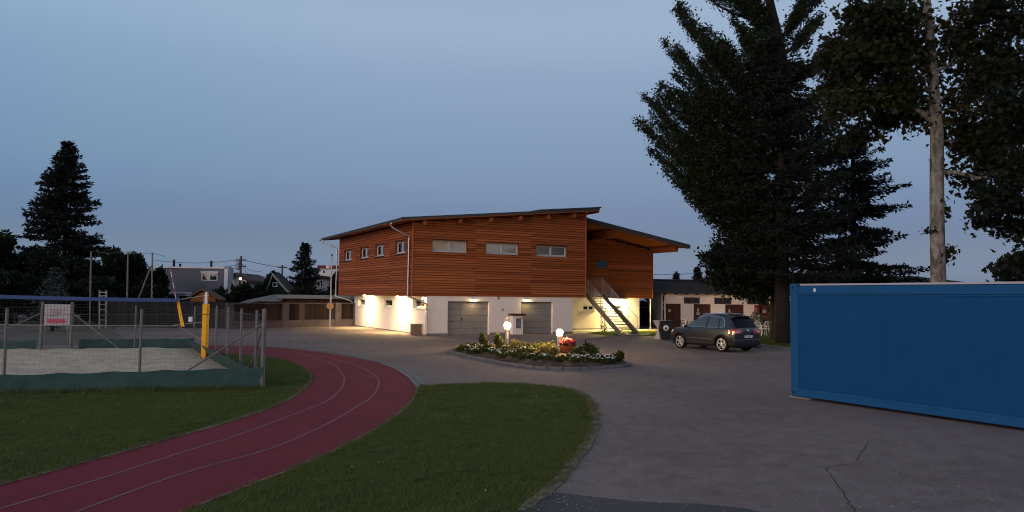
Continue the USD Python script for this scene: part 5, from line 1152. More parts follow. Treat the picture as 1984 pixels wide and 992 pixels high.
for a, b in wins: house_window(lb, xat(a, d) + .005, xat(b, d) - .005, zd + .025, zw1 - .005, d + .07, 2, 0, M['brown_frame'])
M['paper'] = plain('paper', (.50, .48, .46), .8, .06)
M['print_grey'] = plain('print_grey', (.16, .15, .15), .8, .1)
for px0, px1, py0, py1 in ((1295, 1300.3, 598.7, 604.6), (1351.3, 1354.7, 597.6, 603.5), (1350.2, 1355.8, 604.8, 610.5), (1412.3, 1415.2, 599.4, 605), (1478, 1481, 600, 606), (1481.6, 1485, 600.5, 606)):
    nt_ = obj('notice', rbox(xat(px0, d), xat(px1, d), d + .085, d + .097, zat(py1, px0, d), zat(py0, px0, d), .002), M['paper'], lb)
    for k in range(3): obj('print_line', box(xat(px0, d) + .04, xat(px1, d) - .05, d + .080, d + .0845, zat(py1, px0, d) + .05 + k * .07, zat(py1, px0, d) + .08 + k * .07), M['print_grey'], nt_)
fb = obj('red_cabinet', rbox(xat(1461, d), xat(1470.3, d), d - .2, d - .003, zat(610, 1465, d), zat(591, 1465, d), .015), plain('cabinet_red', (.16, .018, .016), .6, .1), lb)
obj('label', box(xat(1462.3, d), xat(1464, d), d - .206, d - .202, zat(601, 1465, d), zat(596, 1465, d)), M['paper'], fb)
# the tiled roof, course by course, and its eaves
xl, xr = xat(1190, d), x1 + .4; yr, zr = d + 3.2, zat(543.5, 1320, d + 3.2); ye, zev = d - .55, zat(566.5, 1380, d - .55)
obj('roof', prism([(ye, zev - .12), (yr, zr - .12), (d + 6.8, zev - .12)], xl, xr, 'x'), M['tile_dark'], lb)
nc = 11
for k in range(nc):
    a, b = k / nc, (k + 1) / nc; v = np.array([[xl, ye + (yr - ye) * a - .03, zev + (zr - zev) * a - .045], [xr, ye + (yr - ye) * a - .03, zev + (zr - zev) * a - .045], [xr, ye + (yr - ye) * b, zev + (zr - zev) * b - .06], [xl, ye + (yr - ye) * b, zev + (zr - zev) * b - .06]])
    V = np.vstack([v, v + [0, 0, .05]]); obj('tile_course', (V, BOXF[:, :] * 0 + np.array([[0, 3, 2, 1], [4, 5, 6, 7], [0, 1, 5, 4], [2, 3, 7, 6], [1, 2, 6, 5], [0, 4, 7, 3]])), M['tile_dark'], lb)
n = int((xr - xl) / .33)
obj('ridge_tiles', cat([tube([(xl + k * .33, yr, zr), (xl + k * .33 + .36, yr, zr + .015)], .10, 7) for k in range(n)]), M['tile_dark'], lb, kind='stuff')
for k in range(14):
    x = x0 + .3 + k * .85
    if x < x1: obj('rafter_end', rbox(x - .06, x + .06, ye + .06, d + .02, zev - .20, zev - .125, .01), M['red_brown'], lb)
obj('eaves_gutter', tube([(xl, ye - .06, zev - .06), (xr, ye - .06, zev - .06)], .065, 8), plain('gutter_brown', (.05, .035, .03), .6, .1), lb, smooth=50)
obj('downpipe', tube(spline([(x0 + .15, ye - .02, zev - .1), (x0 + .15, d - .1, zev - .4), (x0 + .15, d - .08, zev - .7), (x0 + .15, d - .08, 0)], 5), .055, 8), '/World/Looks/gutter_brown', lb, smooth=50)
obj('corner_trim', rbox(x0 - .02, x0 + .07, d - .02, d + .1, 0, ze - .02, .01), M['frame_white'], lb)
# mesh fence and hedge between the clubhouse and the white building
ff = thing('panel_fence', 'grey metal rail fence with a low concrete base right of the clubhouse', 'fence', (0, 0, 0)); d2 = 66.0
a, b = xat(1225, d2), xat(1284, d2)
obj('base', rbox(a, b, d2 - .12, d2 + .12, 0, zat(624, 1260, d2), .02), M['wall_grey'], ff)
obj('top_rail', tube([(a, d2, zat(595.5, 1260, d2)), (b, d2, zat(595.5, 1260, d2))], .035, 6), M['galv'], ff)
n = 13
for k in range(n): obj('board', rbox(a + (b - a) * k / n + .012, a + (b - a) * (k + 1) / n - .012, d2 - .02, d2 + .02, zat(624, 1260, d2), zat(596.3, 1260, d2), .006), plain('fence_board_dark', (.035, .032, .030), .85, .2) if k == 0 else '/World/Looks/fence_board_dark', ff)

# garden furniture, plants and parasol in front of it
def chair(name, label, loc, rot, mat, group=None):
    t = thing(name, label, 'chair', loc, rot, group)
    for sx in (-1, 1):
        for sy in (-1, 1): obj('leg', tube([(sx * .25, sy * .25, 0), (sx * .22, sy * .22, .43)], .022, 6), mat, t)
        obj('armrest', cat(tube([(sx * .25, -.24, .43), (sx * .26, -.24, .64), (sx * .26, .22, .66)], .022, 6)), mat, t)
    obj('seat', rbox(-.25, .25, -.25, .25, .42, .455, .012), mat, t)
    for k in range(5): obj('back_slat', tube([(-.20 + k * .10, .24, .45), (-.21 + k * .105, .32, .88)], .018, 5), mat, t)
    obj('back_rail', tube(spline([(-.26, .24, .46), (-.25, .32, .84), (0, .335, .92), (.25, .32, .84), (.26, .24, .46)], 5), .022, 6), mat, t)
    return t
M['plastic_white'] = plain('plastic_white', (.62, .60, .58), .5, .05)
chair('garden_chair', 'white plastic garden chair behind the car, nearest to the car', far(1475, 645, 50) * [1, 1, 0], .5, M['plastic_white'])
chair('garden_chair', 'white plastic garden chair nearest the dark tree trunk', far(1486, 641, 51.2) * [1, 1, 0], -.7, M['plastic_white'])
chair('folding_chair', 'black folding chair left of the small white table, above the car bonnet', far(1325.5, 632, 59.5) * [1, 1, 0], 1.3, M['black'])
chair('folding_chair', 'black folding chair right of the small white table, behind the car windscreen', far(1343, 632, 59.2) * [1, 1, 0], -1.5, M['black'])
tt = thing('garden_table', 'small white garden table between two black chairs by the white building', 'table', far(1334.5, 632, 59.4) * [1, 1, 0])
obj('top', rbox(-.38, .38, -.38, .38, .70, .73, .01), M['plastic_white'], tt)
for sx in (-1, 1):
    for sy in (-1, 1): obj('leg', tube([(sx * .33, sy * .33, 0), (sx * .30, sy * .30, .70)], .025, 6), M['plastic_white'], tt)
def shrub(label, loc, h, w, mat, n, leaf, seed, name='potted_shrub', category='shrub'):
    rr = np.random.default_rng(seed); t = thing(name, label, category, loc)
    obj('leaves', leaf_cloud(blob(n, (0, 0, h * .6), (w, w, h * .42), rr, .4), leaf, rr, .3), mat, t)
    obj('stems', cat([tube([(0, 0, 0), (x, y, h * .75)], .012, 4, False) for x, y in rr.normal(0, w * .5, (6, 2))]), M['stem'], t, kind='stuff')
    return t
M['pale_leaf'] = foliage('pale_leaf', (.12, .12, .09), (.32, .30, .26), 5., .2)
shrub('pale-leaved shrub between the car and the white garden chairs', far(1466, 645, 52) * [1, 1, 0], 1.6, .42, M['pale_leaf'], 420, .13, 51)
shrub('small pale plant on the ground beside the white garden chairs', far(1481, 634, 52.5) * [1, 1, 0] , 1.25, .5, M['pale_leaf'], 300, .10, 52)
pa = thing('parasol', 'closed white parasol peeking out left of the blue container', 'parasol', far(1531, 650, 46) * [1, 1, 0])
obj('pole', tube([(0, 0, 0), (0, 0, 2.35)], .025, 8), M['galv'], pa)
an = np.linspace(0, 2 * np.pi, 25)[:-1]
prof = [(.03, 2.28), (.10, 1.9), (.19, 1.25), (.27, .72), (.30, .42), (.26, .36)]
V = np.array([[rr_ * (1 + .18 * math.cos(8 * t)) * math.cos(t), rr_ * (1 + .18 * math.cos(8 * t)) * math.sin(t), z] for rr_, z in prof for t in an]); n = 24
f = [[i * n + j, i * n + (j + 1) % n, (i + 1) * n + (j + 1) % n, (i + 1) * n + j] for i in range(len(prof) - 1) for j in range(n)]
obj('canopy', (V, np.array(f)), M['plastic_white'], pa, smooth=True)
for z, q in ((.83, .262), (.62, .288)): obj('stripe', lathe([(q * 1.19, z), (q * 1.19 + .004, z - .05)], 24), M['frame_grey'], pa)
kb = thing('garden_kerb', 'rough stone kerb along the garden lawn between the car and the container', 'kerb', (0, 0, 0))
stones(spline([at(1462, 669)[:2], at(1496, 673.5)[:2], at(1530, 677.5)[:2], at(1600, 686)[:2]], 8), .45, .16, .11, M['kerb_stone'], kb, 'kerb_stone', .02)
bl = thing('boulder', 'pale stone block at the end of the garden kerb behind the car', 'stone', at(1466, 674))
obj('block', moved(rbox(-.20, .20, -.16, .16, 0, .26, .06), (0, 0, 0), .4), M['kerb_stone'], bl)
# distant roof behind the container
dr = thing('distant_house', 'low dark hipped roof far away behind the blue container', 'house', (0, 0, 0)); d3 = 95
za, zb_ = zat(545, 1740, d3), zat(532.5, 1780, d3)
xa_, xb_ = xat(1640, d3), xat(1872, d3); xm1, xm2 = xat(1725, d3), xat(1808, d3)
V = np.array([[xa_, d3, za], [xb_, d3, za], [xb_, d3 + 9, za], [xa_, d3 + 9, za], [xm1, d3 + 4.5, zb_], [xm2, d3 + 4.5, zb_]])
F6 = np.array([[0, 1, 5], [0, 5, 4], [1, 2, 5], [2, 3, 4], [2, 4, 5], [3, 0, 4], [0, 2, 1], [0, 3, 2]])
obj('roof', (V, F6), M['tile_dark'], dr); obj('wall', box(xa_ + .8, xb_ - .8, d3 + .8, d3 + 8.2, 0, za - .02), M['cream'], dr)
cable(far(1262, 531, 70), far(1352, 527.5, 80), .15, 'power line crossing the sky right of the clubhouse above the tiled roof')


dc = thing('drain_cover', 'dark iron drain cover set in the yard beside the running track', 'drain cover', at(586, 664.5))
obj('frame', cat(rbox(-.42, .42, -.42, -.36, 0, .006, .002), rbox(-.42, .42, .36, .42, 0, .006, .002), rbox(-.42, -.36, -.36, .36, 0, .006, .002), rbox(.36, .42, -.36, .36, 0, .006, .002)), M['galv_dull'], dc)
for k in range(6): obj('bar', rbox(-.35 + k * .12, -.27 + k * .12, -.355, .355, -.004, .004, .002), M['black'], dc)

# ------------------------------------------------------------------ trees
M['bark_dark'] = plain('bark_dark', (.018, .015, .0125), .95, .3, 4., bump=.02)
M['bark_pale'] = usdkit.material(stage, '/World/Looks/bark_pale', {
    'pos': ('geometry', {}), 'map': ('mapping', {'scale': (3.2, 3.2, 1.5)}), 'n': ('noise_texture', {'scale': 1.6, 'detail': 4.0, 'distortion': .6}),
    'r': ('rgb_ramp', {'ramp': [(.34, (.072, .068, .054)), (.44, (.13, .124, .102)), (.58, (.21, .20, .17)), (.75, (.28, .27, .24))]}), 'b': ('bump', {'distance': .01}), 'p': ('principled_bsdf', {'roughness': .85, 'specular_ior_level': .2})},
    [('pos.position', 'map.vector'), ('map.vector', 'n.vector'), ('n.fac', 'r.fac'), ('r.color', 'p.base_color'), ('n.fac', 'b.height'), ('b.normal', 'p.normal')], surface='p.BSDF')
M['leaf_poplar'] = foliage('leaf_poplar', (.016, .024, .010), (.052, .066, .026), .5, .22)
M['leaf_plane'] = foliage('leaf_plane', (.020, .024, .008), (.075, .080, .026), .6, .30)
M['leaf_dark'] = foliage('leaf_dark', (.010, .015, .008), (.034, .044, .020), .4, .18)
M['needle_dark'] = foliage('needle_dark', (.010, .014, .010), (.032, .042, .028), .5, .1)
M['needle_blue'] = foliage('needle_blue', (.045, .060, .058), (.13, .16, .15), 1.5, .1)
M['leaf_bush'] = foliage('leaf_bush', (.014, .020, .009), (.048, .058, .024), .6, .2)

def star_leaf(centres, size, r, hang=.25):
    """five-lobed leaves, a fan of triangles each"""
    n = len(centres); size = size * r.uniform(.65, 1.25, n); d = r.normal(size=(n, 3)); d[:, 2] -= hang; d /= np.linalg.norm(d, axis=1, keepdims=True)
    s = np.cross(d, r.normal(size=(n, 3))); s /= np.linalg.norm(s, axis=1, keepdims=True) + 1e-9; nn = np.cross(d, s)
    out = [(0, 0), (.28, -.10), (.50, .22), (.24, .34), (.34, .72), (.12, .60), (0, 1.0), (-.12, .60), (-.34, .72), (-.24, .34), (-.50, .22), (-.28, -.10)]
    V = np.stack([centres + (d * y + s * x + nn * (.12 * abs(x))) * size[:, None] for x, y in out], 1).reshape(-1, 3); k = np.arange(n)[:, None] * 12
    T = [[0, 1, 2], [0, 2, 3], [0, 3, 4], [0, 4, 5], [0, 5, 6], [0, 6, 7], [0, 7, 8], [0, 8, 9], [0, 9, 10], [0, 10, 11]]
    return V, np.vstack([k + t for t in T])
def along(poly, t):
    p = np.asarray(poly, float); seg = np.linalg.norm(np.diff(p, axis=0), axis=1); c = np.concatenate([[0], np.cumsum(seg)]); x = np.asarray(t) * c[-1]
    i = np.clip(np.searchsorted(c, x, 'right') - 1, 0, len(seg) - 1); f = ((x - c[i]) / seg[i])[:, None]
    d = (p[i + 1] - p[i]) / seg[i][:, None]; return p[i] + (p[i + 1] - p[i]) * f, d
def twigs(limb, n, rad, r, t0=.2, per=9, up=.5, spread=.9, jit=.13, taper=.55):
    """leaf positions on twigs that leave a limb; also the twigs themselves as bare lines"""
    t = t0 + (1 - t0) * r.uniform(0, 1, n) ** .8; p, d = along(limb, t); R = rad * (1 - taper * t)
    q = r.normal(size=(n, 3)) * spread + d * .75; q[:, 2] += up; q /= np.linalg.norm(q, axis=1, keepdims=True)
    L = R * r.uniform(.45, 1.25, n); s = r.uniform(.15, 1.05, (n, per))
    pts = p[:, None] + q[:, None] * (L[:, None] * s)[:, :, None] + r.normal(size=(n, per, 3)) * jit
    return pts.reshape(-1, 3), p, p + q * L[:, None]
def limb(a, b, r, bow=.12, n=6, lift=0.0):
    t = np.linspace(0, 1, n)[:, None]; L = np.linalg.norm(np.asarray(b) - a); p = np.asarray(a) + (np.asarray(b) - a) * t
    off = r.normal(0, bow * L * .5, 3); off[2] += lift * L; return p + off * (4 * t * (1 - t)) * .6
def build_tree(name, label, trunk, trunk_r, limbs, leaves, mat, bark, limb_r=.09, twig_lines=None, group=None):
    base = np.array([trunk[0][0], trunk[0][1], 0.]); t = thing(name, label, 'tree', base, 0, group)
    tr = spline(np.asarray(trunk) - base, 5); obj('trunk', tube(tr, np.interp(np.linspace(0, 1, len(tr)), np.linspace(0, 1, len(trunk_r)), trunk_r), 12), bark, t, smooth=60)
    ls = [tube(np.asarray(l) - base, np.linspace(1, .25, len(l)) * (lr if np.ndim(lr) == 0 else 1), 6) for l, lr in limbs]
    for q in ls[:24]: obj('limb', q, bark, t, smooth=60)
    if twig_lines is not None and len(twig_lines[0]):
        a, b = twig_lines; obj('twigs', cat([tube([p - base, q - base], .012, 3, False) for p, q in zip(a, b)]), bark, t, kind='stuff')
    v, f = leaves; obj('crown', (v - base, f), mat, t)
    return t

# the tall poplar whose branches sweep up to the left
r = np.random.default_rng(101); DP = 46.0
tp = lambda px, py, dd=0.0: far(px, py, DP + dd)
trunk = [np.array([*tp(1510, 660)[:2], 0.]), tp(1512, 500), tp(1518, 330), tp(1520, 180), tp(1510, 90), tp(1495, 20), tp(1478, -60)]
spec = [((1520, 260), (1306, 22)), ((1520, 290), (1292, 92)), ((1520, 200), (1345, 62)), ((1516, 170), (1412, 38)), ((1522, 330), (1312, 140)), ((1520, 240), (1372, 120)),
        ((1526, 420), (1248, 186)), ((1526, 440), (1244, 232)), ((1526, 400), (1283, 172)), ((1526, 450), (1268, 290)), ((1526, 460), (1292, 335)), ((1526, 470), (1325, 372)), ((1526, 380), (1330, 205)),
        ((1526, 480), (1352, 402)), ((1526, 490), (1392, 430)), ((1526, 430), (1345, 280)), ((1526, 440), (1375, 350)), ((1526, 350), (1410, 200)),
        ((1505, 70), (1405, -30)), ((1500, 40), (1360, -30)), ((1495, 20), (1470, -90)), ((1505, 80), (1570, -40)), ((1512, 110), (1572, 20)), ((1518, 170), (1600, 90)), ((1520, 230), (1625, 130)), ((1524, 300), (1640, 200)), ((1524, 340), (1650, 270)),
        ((1526, 420), (1600, 330)), ((1526, 300), (1440, 130)), ((1520, 200), (1470, 70)),
        ((1522, 300), (1340, 118)), ((1522, 320), (1330, 168)), ((1524, 380), (1300, 215)), ((1524, 400), (1290, 250)), ((1525, 430), (1300, 300)), ((1524, 300), (1385, 90)), ((1520, 220), (1440, 60)), ((1524, 350), (1380, 240)), ((1525, 400), (1400, 300)), ((1512, 130), (1450, 20)), ((1505, 90), (1430, -20)), ((1508, 90), (1545, -10)), ((1525, 440), (1350, 330))]
limbs, L_, A_, B_ = [], [], [], []
for k, (a, b) in enumerate(spec):
    for dd in (-3.2, .4, 3.4):
        j = r.normal(0, 9 if dd else 4, 2); A3, B3 = tp(*a), tp(b[0] + j[0] + (18 if abs(dd) > 1 else 0), b[1] + j[1] + (8 if abs(dd) > 1 else 0), dd * r.uniform(.7, 1.2))
        l = limb(A3, B3, r, .08, 7, -.10); limbs.append((l, .11 if dd == .4 else .07)); ln = np.linalg.norm(B3 - A3)
        p, a_, b_ = twigs(l, int(20 * ln), r.uniform(.75, 1.15), r, .2, 9, .8, .66, .13, .6); L_.append(p); A_.append(a_[::7]); B_.append(b_[::7])
limbs = limbs[1::3] + limbs[0::3] + limbs[2::3]
pts = np.vstack(L_); print('poplar leaves', len(pts))
build_tree('poplar_tree', 'tall dark poplar with branches sweeping up to the left behind the car', trunk, [.62, .5, .45, .40, .33, .27, .2], limbs, leaf_cloud(pts, .15, r, 0, 1.5), M['leaf_poplar'], M['bark_dark'], twig_lines=(np.vstack(A_), np.vstack(B_)))

# conifers
def conifer(name, label, base, height, width, mat, seed, whorl=.45, per=8, droop=.25, leaf=.22, top=.02, zlow=.06, trunk_r=.2, dens=1.0, flat=.35, bark=None, shape=1.0, tip=.3, sway=.2, rag=.72):
    r = np.random.default_rng(seed); base = np.asarray(base, float); t = thing(name, label, 'tree', base)
    obj('trunk', tube([(0, 0, 0), (r.normal(0, .05), 0, height * .5), (0, 0, height)], [trunk_r, trunk_r * .6, .03], 8), bark or M['bark_dark'], t, smooth=60)
    P, Dd, Sz, bl = [], [], [], []; z = height * zlow
    while z < height * .985:
        s = (1 - z / height) ** shape; R = width / 2 * s + top
        for k in range(per):
            a = r.uniform(0, 2 * math.pi); L = R * r.uniform(rag, 1.12); z0 = z + r.uniform(-.5, .5) * whorl * (1 if rag > .6 else 3.2); el = (.35 - droop * 1.6 * s)
            n = max(3, int(L / .22 * dens)); tt = np.linspace(.12, 1, n); dirh = np.array([math.cos(a), math.sin(a)])
            zc = z0 + L * (tt * el - droop * tt ** 1.5 * .9 + tip * droop * tt ** 3 * 1.2)
            c = np.column_stack([tt[:, None] * L * dirh, zc])
            if L > .8: bl.append(c[[0, n // 2, -1]])
            sd = np.array([-dirh[1], dirh[0], 0])
            for side in (-1, 0, 1):
                for rep in range(2):
                    w = L * flat * (1.05 - tt) * r.uniform(.2, 1.0, n) + .05
                    q = c + sd * (side * w)[:, None] + r.normal(0, .05, (n, 3)) + np.array([0, 0, -1]) * (abs(side) * w * sway)[:, None]
                    P.append(q); Dd.append(np.tile(np.array([*dirh, -.15]) * .7 + sd * side * .8, (n, 1)))
        z += whorl * (.75 + .5 * s)
    P, Dd = np.vstack(P), np.vstack(Dd)
    obj('branches', cat([tube(b, [.03, .02, .008], 3, False) for b in bl]), bark or M['bark_dark'], t, kind='stuff')
    obj('crown', leaf_cloud(P, leaf, r, 0, 2.6, Dd), mat, t); return t
def foot(px, d): q = far(px, 600, d); q[2] = 0; return q
conifer('spruce_tree', 'tall dark spruce rising above the other trees at the left', foot(118, 70), 2.4 + 296 / FPX * 70, 11.4, M['needle_dark'], 201, .5, 11, .20, .36, .05, .10, .28, 1.4, .36, shape=.80)
conifer('spruce_tree', 'slim dark spruce left of the clubhouse among the houses', foot(588, 84), 2.4 + 95 / FPX * 84 + .3, 6.6, M['needle_dark'], 202, .45, 10, .22, .34, .04, .08, .2, 1.0, .36, shape=.85)
conifer('blue_spruce', 'small silvery blue spruce behind the sign on the court gate', foot(103, 46), 2.4 + 50 / FPX * 46 - .08, 3.3, M['needle_blue'], 203, .36, 8, .10, .20, .02, .10, .1, 1.0, .32, shape=.95, tip=.6)
conifer('spruce_tree', 'small spruce tip above the tiled roof of the white building', foot(1352, 95), 2.4 + 60 / FPX * 95, 4.6, M['needle_dark'], 204, .5, 8, .2, .4, .04, .1, .2, 1.0, .36)
conifer('spruce_tree', 'tiny spruce tip over the ridge nearest to the clubhouse', foot(1310, 100), 2.4 + 46 / FPX * 100, 3.4, M['needle_dark'], 205, .5, 8, .2, .4, .04, .1, .2, 1.0, .36)
# the broad dark conifer with the bare trunk below, behind the car
conifer('cedar_tree', 'broad dark conifer with layered branches and a thick trunk right of the car', foot(1515, 42), 16.5, 9.4, M['needle_dark'], 206, .58, 11, .16, .30, .3, .225, .46, 1.8, .42, shape=.42, sway=.3, rag=.4)
conifer('pine_tree', 'feathery dark pine whose drooping right side shows beside the pale trunk', foot(1655, 55), 2.4 + 330 / FPX * 55, 10.0, M['needle_dark'], 207, .6, 11, .20, .32, .3, .20, .35, 1.7, .40, shape=.45, sway=.4, rag=.35)

# horse chestnut at the left foot of the big trees
r = np.random.default_rng(301); DC = 45.0
cp = lambda px, py, dd=0.0: far(px, py, DC + dd)
trunk = [np.array([*cp(1512, 660)[:2], 0.]), cp(1512, 600), cp(1500, 540), cp(1470, 490)]
limbs, L_ = [], []
for (a, b) in (((1485, 590), (1375, 540)), ((1485, 570), (1368, 505)), ((1485, 560), (1392, 470)), ((1452, 540), (1425, 455)), ((1452, 545), (1480, 470)), ((1490, 560), (1420, 548)), ((1490, 555), (1398, 535)), ((1485, 580), (1490, 545)), ((1453, 560), (1410, 510)), ((1490, 560), (1446, 550)), ((1490, 555), (1472, 556)), ((1470, 520), (1440, 530)), ((1452, 540), (1380, 488)), ((1452, 540), (1450, 500))):
    for dd in (-2.2, 0, 2.2):
        A3, B3 = cp(*a), cp(b[0] + r.normal(0, 6), b[1] + r.normal(0, 6), dd); l = limb(A3, B3, r, .1, 5, .05); limbs.append((l, .06)); p, _, _ = twigs(l, 62, .80, r, .25, 6, .1, .9, .12, .3); L_.append(p)
build_tree('chestnut_tree', 'leafy dark chestnut hanging over the roof of the white building', trunk, [.25, .2, .16, .1], limbs, leaf_cloud(np.vstack(L_), .24, r, -.4, 1.7), M['leaf_dark'], M['bark_dark'])

# plane tree with the pale trunk
r = np.random.default_rng(401); DT = 27.0
pp = lambda px, py, dd=0.0: far(px, py, DT + dd)
trunk = [np.array([*pp(1819, 600)[:2], 0.]), pp(1818, 540), pp(1816, 440), pp(1815, 340), pp(1815, 250), pp(1809, 170), pp(1803, 90), pp(1797, 20), pp(1790, -60), pp(1786, -140)]
spec = [([(1814, 240), (1790, 222), (1762, 205), (1738, 186), (1715, 175), (1680, 172), (1640, 176), (1608, 176)], 0), ([(1812, 140), (1840, 126), (1868, 116), (1890, 96), (1915, 80), (1960, 50)], .4), ([(1817, 336), (1850, 334), (1875, 341), (1900, 345), (1930, 336), (1948, 318), (1955, 290)], -.6), ([(1815, 272), (1850, 273), (1880, 276), (1905, 282), (1940, 280)], .8),
        ([(1798, 30), (1775, 15), (1750, 4), (1710, -15)], .3), ([(1802, 60), (1830, 42), (1860, 30), (1905, 14), (1950, -20)], -.5), ([(1808, 150), (1780, 120), (1740, 90), (1700, 70), (1655, 55)], 1.0), ([(1806, 120), (1770, 80), (1730, 45), (1690, 25)], -1.2), ([(1800, 50), (1760, 30), (1700, 30), (1650, 20)], -1.6),
        ([(1810, 180), (1770, 165), (1730, 130), (1690, 110), (1640, 110)], -1.4), ([(1812, 200), (1850, 190), (1900, 170), (1950, 150)], 1.4), ([(1812, 210), (1860, 215), (1910, 210), (1970, 220)], -1.2), ([(1814, 225), (1780, 225), (1740, 222), (1700, 230)], 1.5), ([(1814, 236), (1860, 240), (1920, 250), (1980, 260)], .3), ([(1812, 190), (1770, 200), (1700, 150), (1620, 140)], 1.2), ([(1795, 10), (1810, -40), (1850, -80)], 0), ([(1790, -40), (1730, -60), (1680, -40)], .5), ([(1808, 140), (1850, 80), (1890, 40)], 1.0), ([(1812, 200), (1760, 180), (1690, 195), (1610, 205)], -1.0), ([(1814, 220), (1760, 215), (1690, 240), (1640, 270)], 1.6), ([(1810, 170), (1750, 120), (1670, 100), (1595, 120)], -.4), ([(1806, 130), (1740, 70), (1670, 60), (1610, 85)], 1.8), ([(1814, 225), (1850, 260), (1900, 300), (1950, 320)], 1.2), ([(1812, 200), (1870, 160), (1930, 110), (1984, 110)], .6)]
limbs, L_, A_, B_ = [], [], [], []
for pts2, dd in spec:
    n = len(pts2); l = spline([pp(x + r.normal(0, 1.5), y, dd * k / (n - 1)) for k, (x, y) in enumerate(pts2)], 3); ln = np.linalg.norm(np.diff(l, axis=0), axis=1).sum()
    limbs.append((l, [.12, .09, .075, .06][min(3, max(0, 8 - len(pts2)))] if len(pts2) > 5 else .055)); p, a_, b_ = twigs(l, int(46 * ln), 1.05, r, .10, 5, .05, 1.0, .12, .25); p[:, 1] += .55 * (len(pts2) > 6); L_.append(p); A_.append(a_[::3]); B_.append(b_[::3])
keep = np.vstack(L_)
for (x, y, w_, h_, n) in ((1838, 492, 20, 24, 60), (1802, 446, 18, 7, 20), (1834, 408, 7, 16, 24), (1826, 392, 5, 5, 8)): keep = np.vstack([keep, np.array([pp(x + r.normal(0, w_ * .5), y + r.normal(0, h_ * .5), r.normal(0, .2)) for _ in range(n)])])
print('plane leaves', len(keep))
build_tree('plane_tree', 'plane tree with a tall pale mottled trunk behind the blue container', trunk, [.29, .26, .245, .235, .225, .19, .17, .145, .12, .09], limbs, star_leaf(keep, .19, r), M['leaf_plane'], M['bark_pale'], twig_lines=None)
# the next plane tree, its trunk just outside the frame
r = np.random.default_rng(402); DT2 = 24.0
pp = lambda px, py, dd=0.0: far(px, py, DT2 + dd)
trunk = [np.array([*pp(2075, 600)[:2], 0.]), pp(2075, 450), pp(2070, 250), pp(2062, 60), pp(2060, -100)]
limbs, L_ = [], []
for pts2, dd in (([(2072, 380), (2030, 400), (1985, 395), (1940, 385), (1905, 380)], 0), ([(2072, 400), (2020, 430), (1975, 440), (1930, 430), (1900, 425)], .6), ([(2074, 430), (2020, 470), (1980, 500), (1950, 525)], -.4), ([(2070, 320), (2010, 330), (1960, 350), (1910, 395)], -.8), ([(2070, 260), (2010, 250), (1960, 250), (1920, 270)], .8), ([(2066, 180), (2010, 160), (1960, 140), (1915, 130)], .4), ([(2064, 100), (2010, 60), (1960, 30), (1910, 10)], -.6), ([(2062, 40), (2010, 0), (1960, -30)], .5), ([(2074, 420), (2030, 480), (1990, 540), (1965, 535)], .5), ([(2070, 300), (2020, 300), (1975, 310), (1950, 330)], 0), ([(2066, 200), (2020, 210), (1970, 200), (1940, 190)], -1.0)):
    l = spline([pp(x, y, dd * k / 3) for k, (x, y) in enumerate(pts2)], 3); ln = np.linalg.norm(np.diff(l, axis=0), axis=1).sum(); limbs.append((l, .07)); p, _, _ = twigs(l, int(48 * ln), .72, r, .30, 5, -.25, 1.0, .12, .25); L_.append(p)
build_tree('plane_tree', 'leafy plane tree branches hanging down along the right picture edge', trunk, [.3, .27, .22, .17, .1], limbs, star_leaf(np.vstack(L_), .18, r), M['leaf_dark'], M['bark_pale'])

# round trees, bushes and hedges in the background
def round_tree(name, label, px, d, ytop, half_px, seed, mat=M['leaf_dark'], n=5200, leaf=.30, yb=612, lumps=9, category='tree', ratio=.5):
    r = np.random.default_rng(seed); b = foot(px, d); t = thing(name, label, category, b); s = d / FPX
    ztop = CAM_H + (567 - ytop) * s; zb = max(CAM_H + (567 - yb) * s, .15); w = half_px * s; h = (ztop - zb)
    obj('trunk', tube([(0, 0, 0), (.05, 0, zb + h * .5)], [.05 * w + .06, .03 * w + .03], 7), M['bark_dark'], t, smooth=60)
    P = [blob(n // 3, (0, 0, zb + h * .42), (w * .72, w * .6, h * .42), r, .6)]; lum = []
    for k in range(lumps):
        a = r.uniform(0, 2 * math.pi); e = r.uniform(-.2, 1); c = np.array([math.cos(a) * w * .55 * (1.1 - .5 * max(e, 0)), math.sin(a) * w * .45, zb + h * (.45 + .33 * e)]); R = w * r.uniform(.30, .46)
        P.append(blob(n // lumps * 2 // 3, c, (R, R, R * .75 * min(h / w, 1.3)), r, .55))
    P = np.vstack(P); P[:, 2] = np.clip(P[:, 2], .05, ztop - zb + zb + .3)
    inner = blob(n // 12, (0, 0, zb + h * .42), (w * .55, w * .45, h * .36), r, .2)
    obj('crown', cat(leaf_cloud(P, leaf, r, .3, 1.5), leaf_cloud(inner, leaf * 3.2, r, 0, 1.2)), mat, t); return t
round_tree('broadleaf_tree', 'dark broadleaf tree cut by the left picture edge', -18, 62, 428, 48, 501)
round_tree('broadleaf_tree', 'round dark tree right of the tall spruce, beside the grey house', 238, 66, 469, 62, 502, n=7000)
round_tree('broadleaf_tree', 'dark dense tree at the foot of the tall spruce', 75, 64, 478, 70, 503, n=7000)
round_tree('broadleaf_tree', 'dark tree between the tall spruce and the round tree', 160, 63, 487, 50, 504, n=5200)
round_tree('broadleaf_tree', 'small dark tree touching the grey house wall', 300, 65, 506, 24, 505, n=2800)
round_tree('hedge_bush', 'dark hedge bush behind the ladder and the net', 200, 58, 532, 62, 506, n=4200, category='bush', yb=632)
round_tree('hedge_bush', 'dark hedge bush behind the small blue spruce', 95, 57, 530, 70, 507, n=4200, category='bush', yb=632)
round_tree('hedge_bush', 'dark hedge bush at the left picture edge', 5, 56, 520, 60, 508, n=4200, category='bush', yb=632)
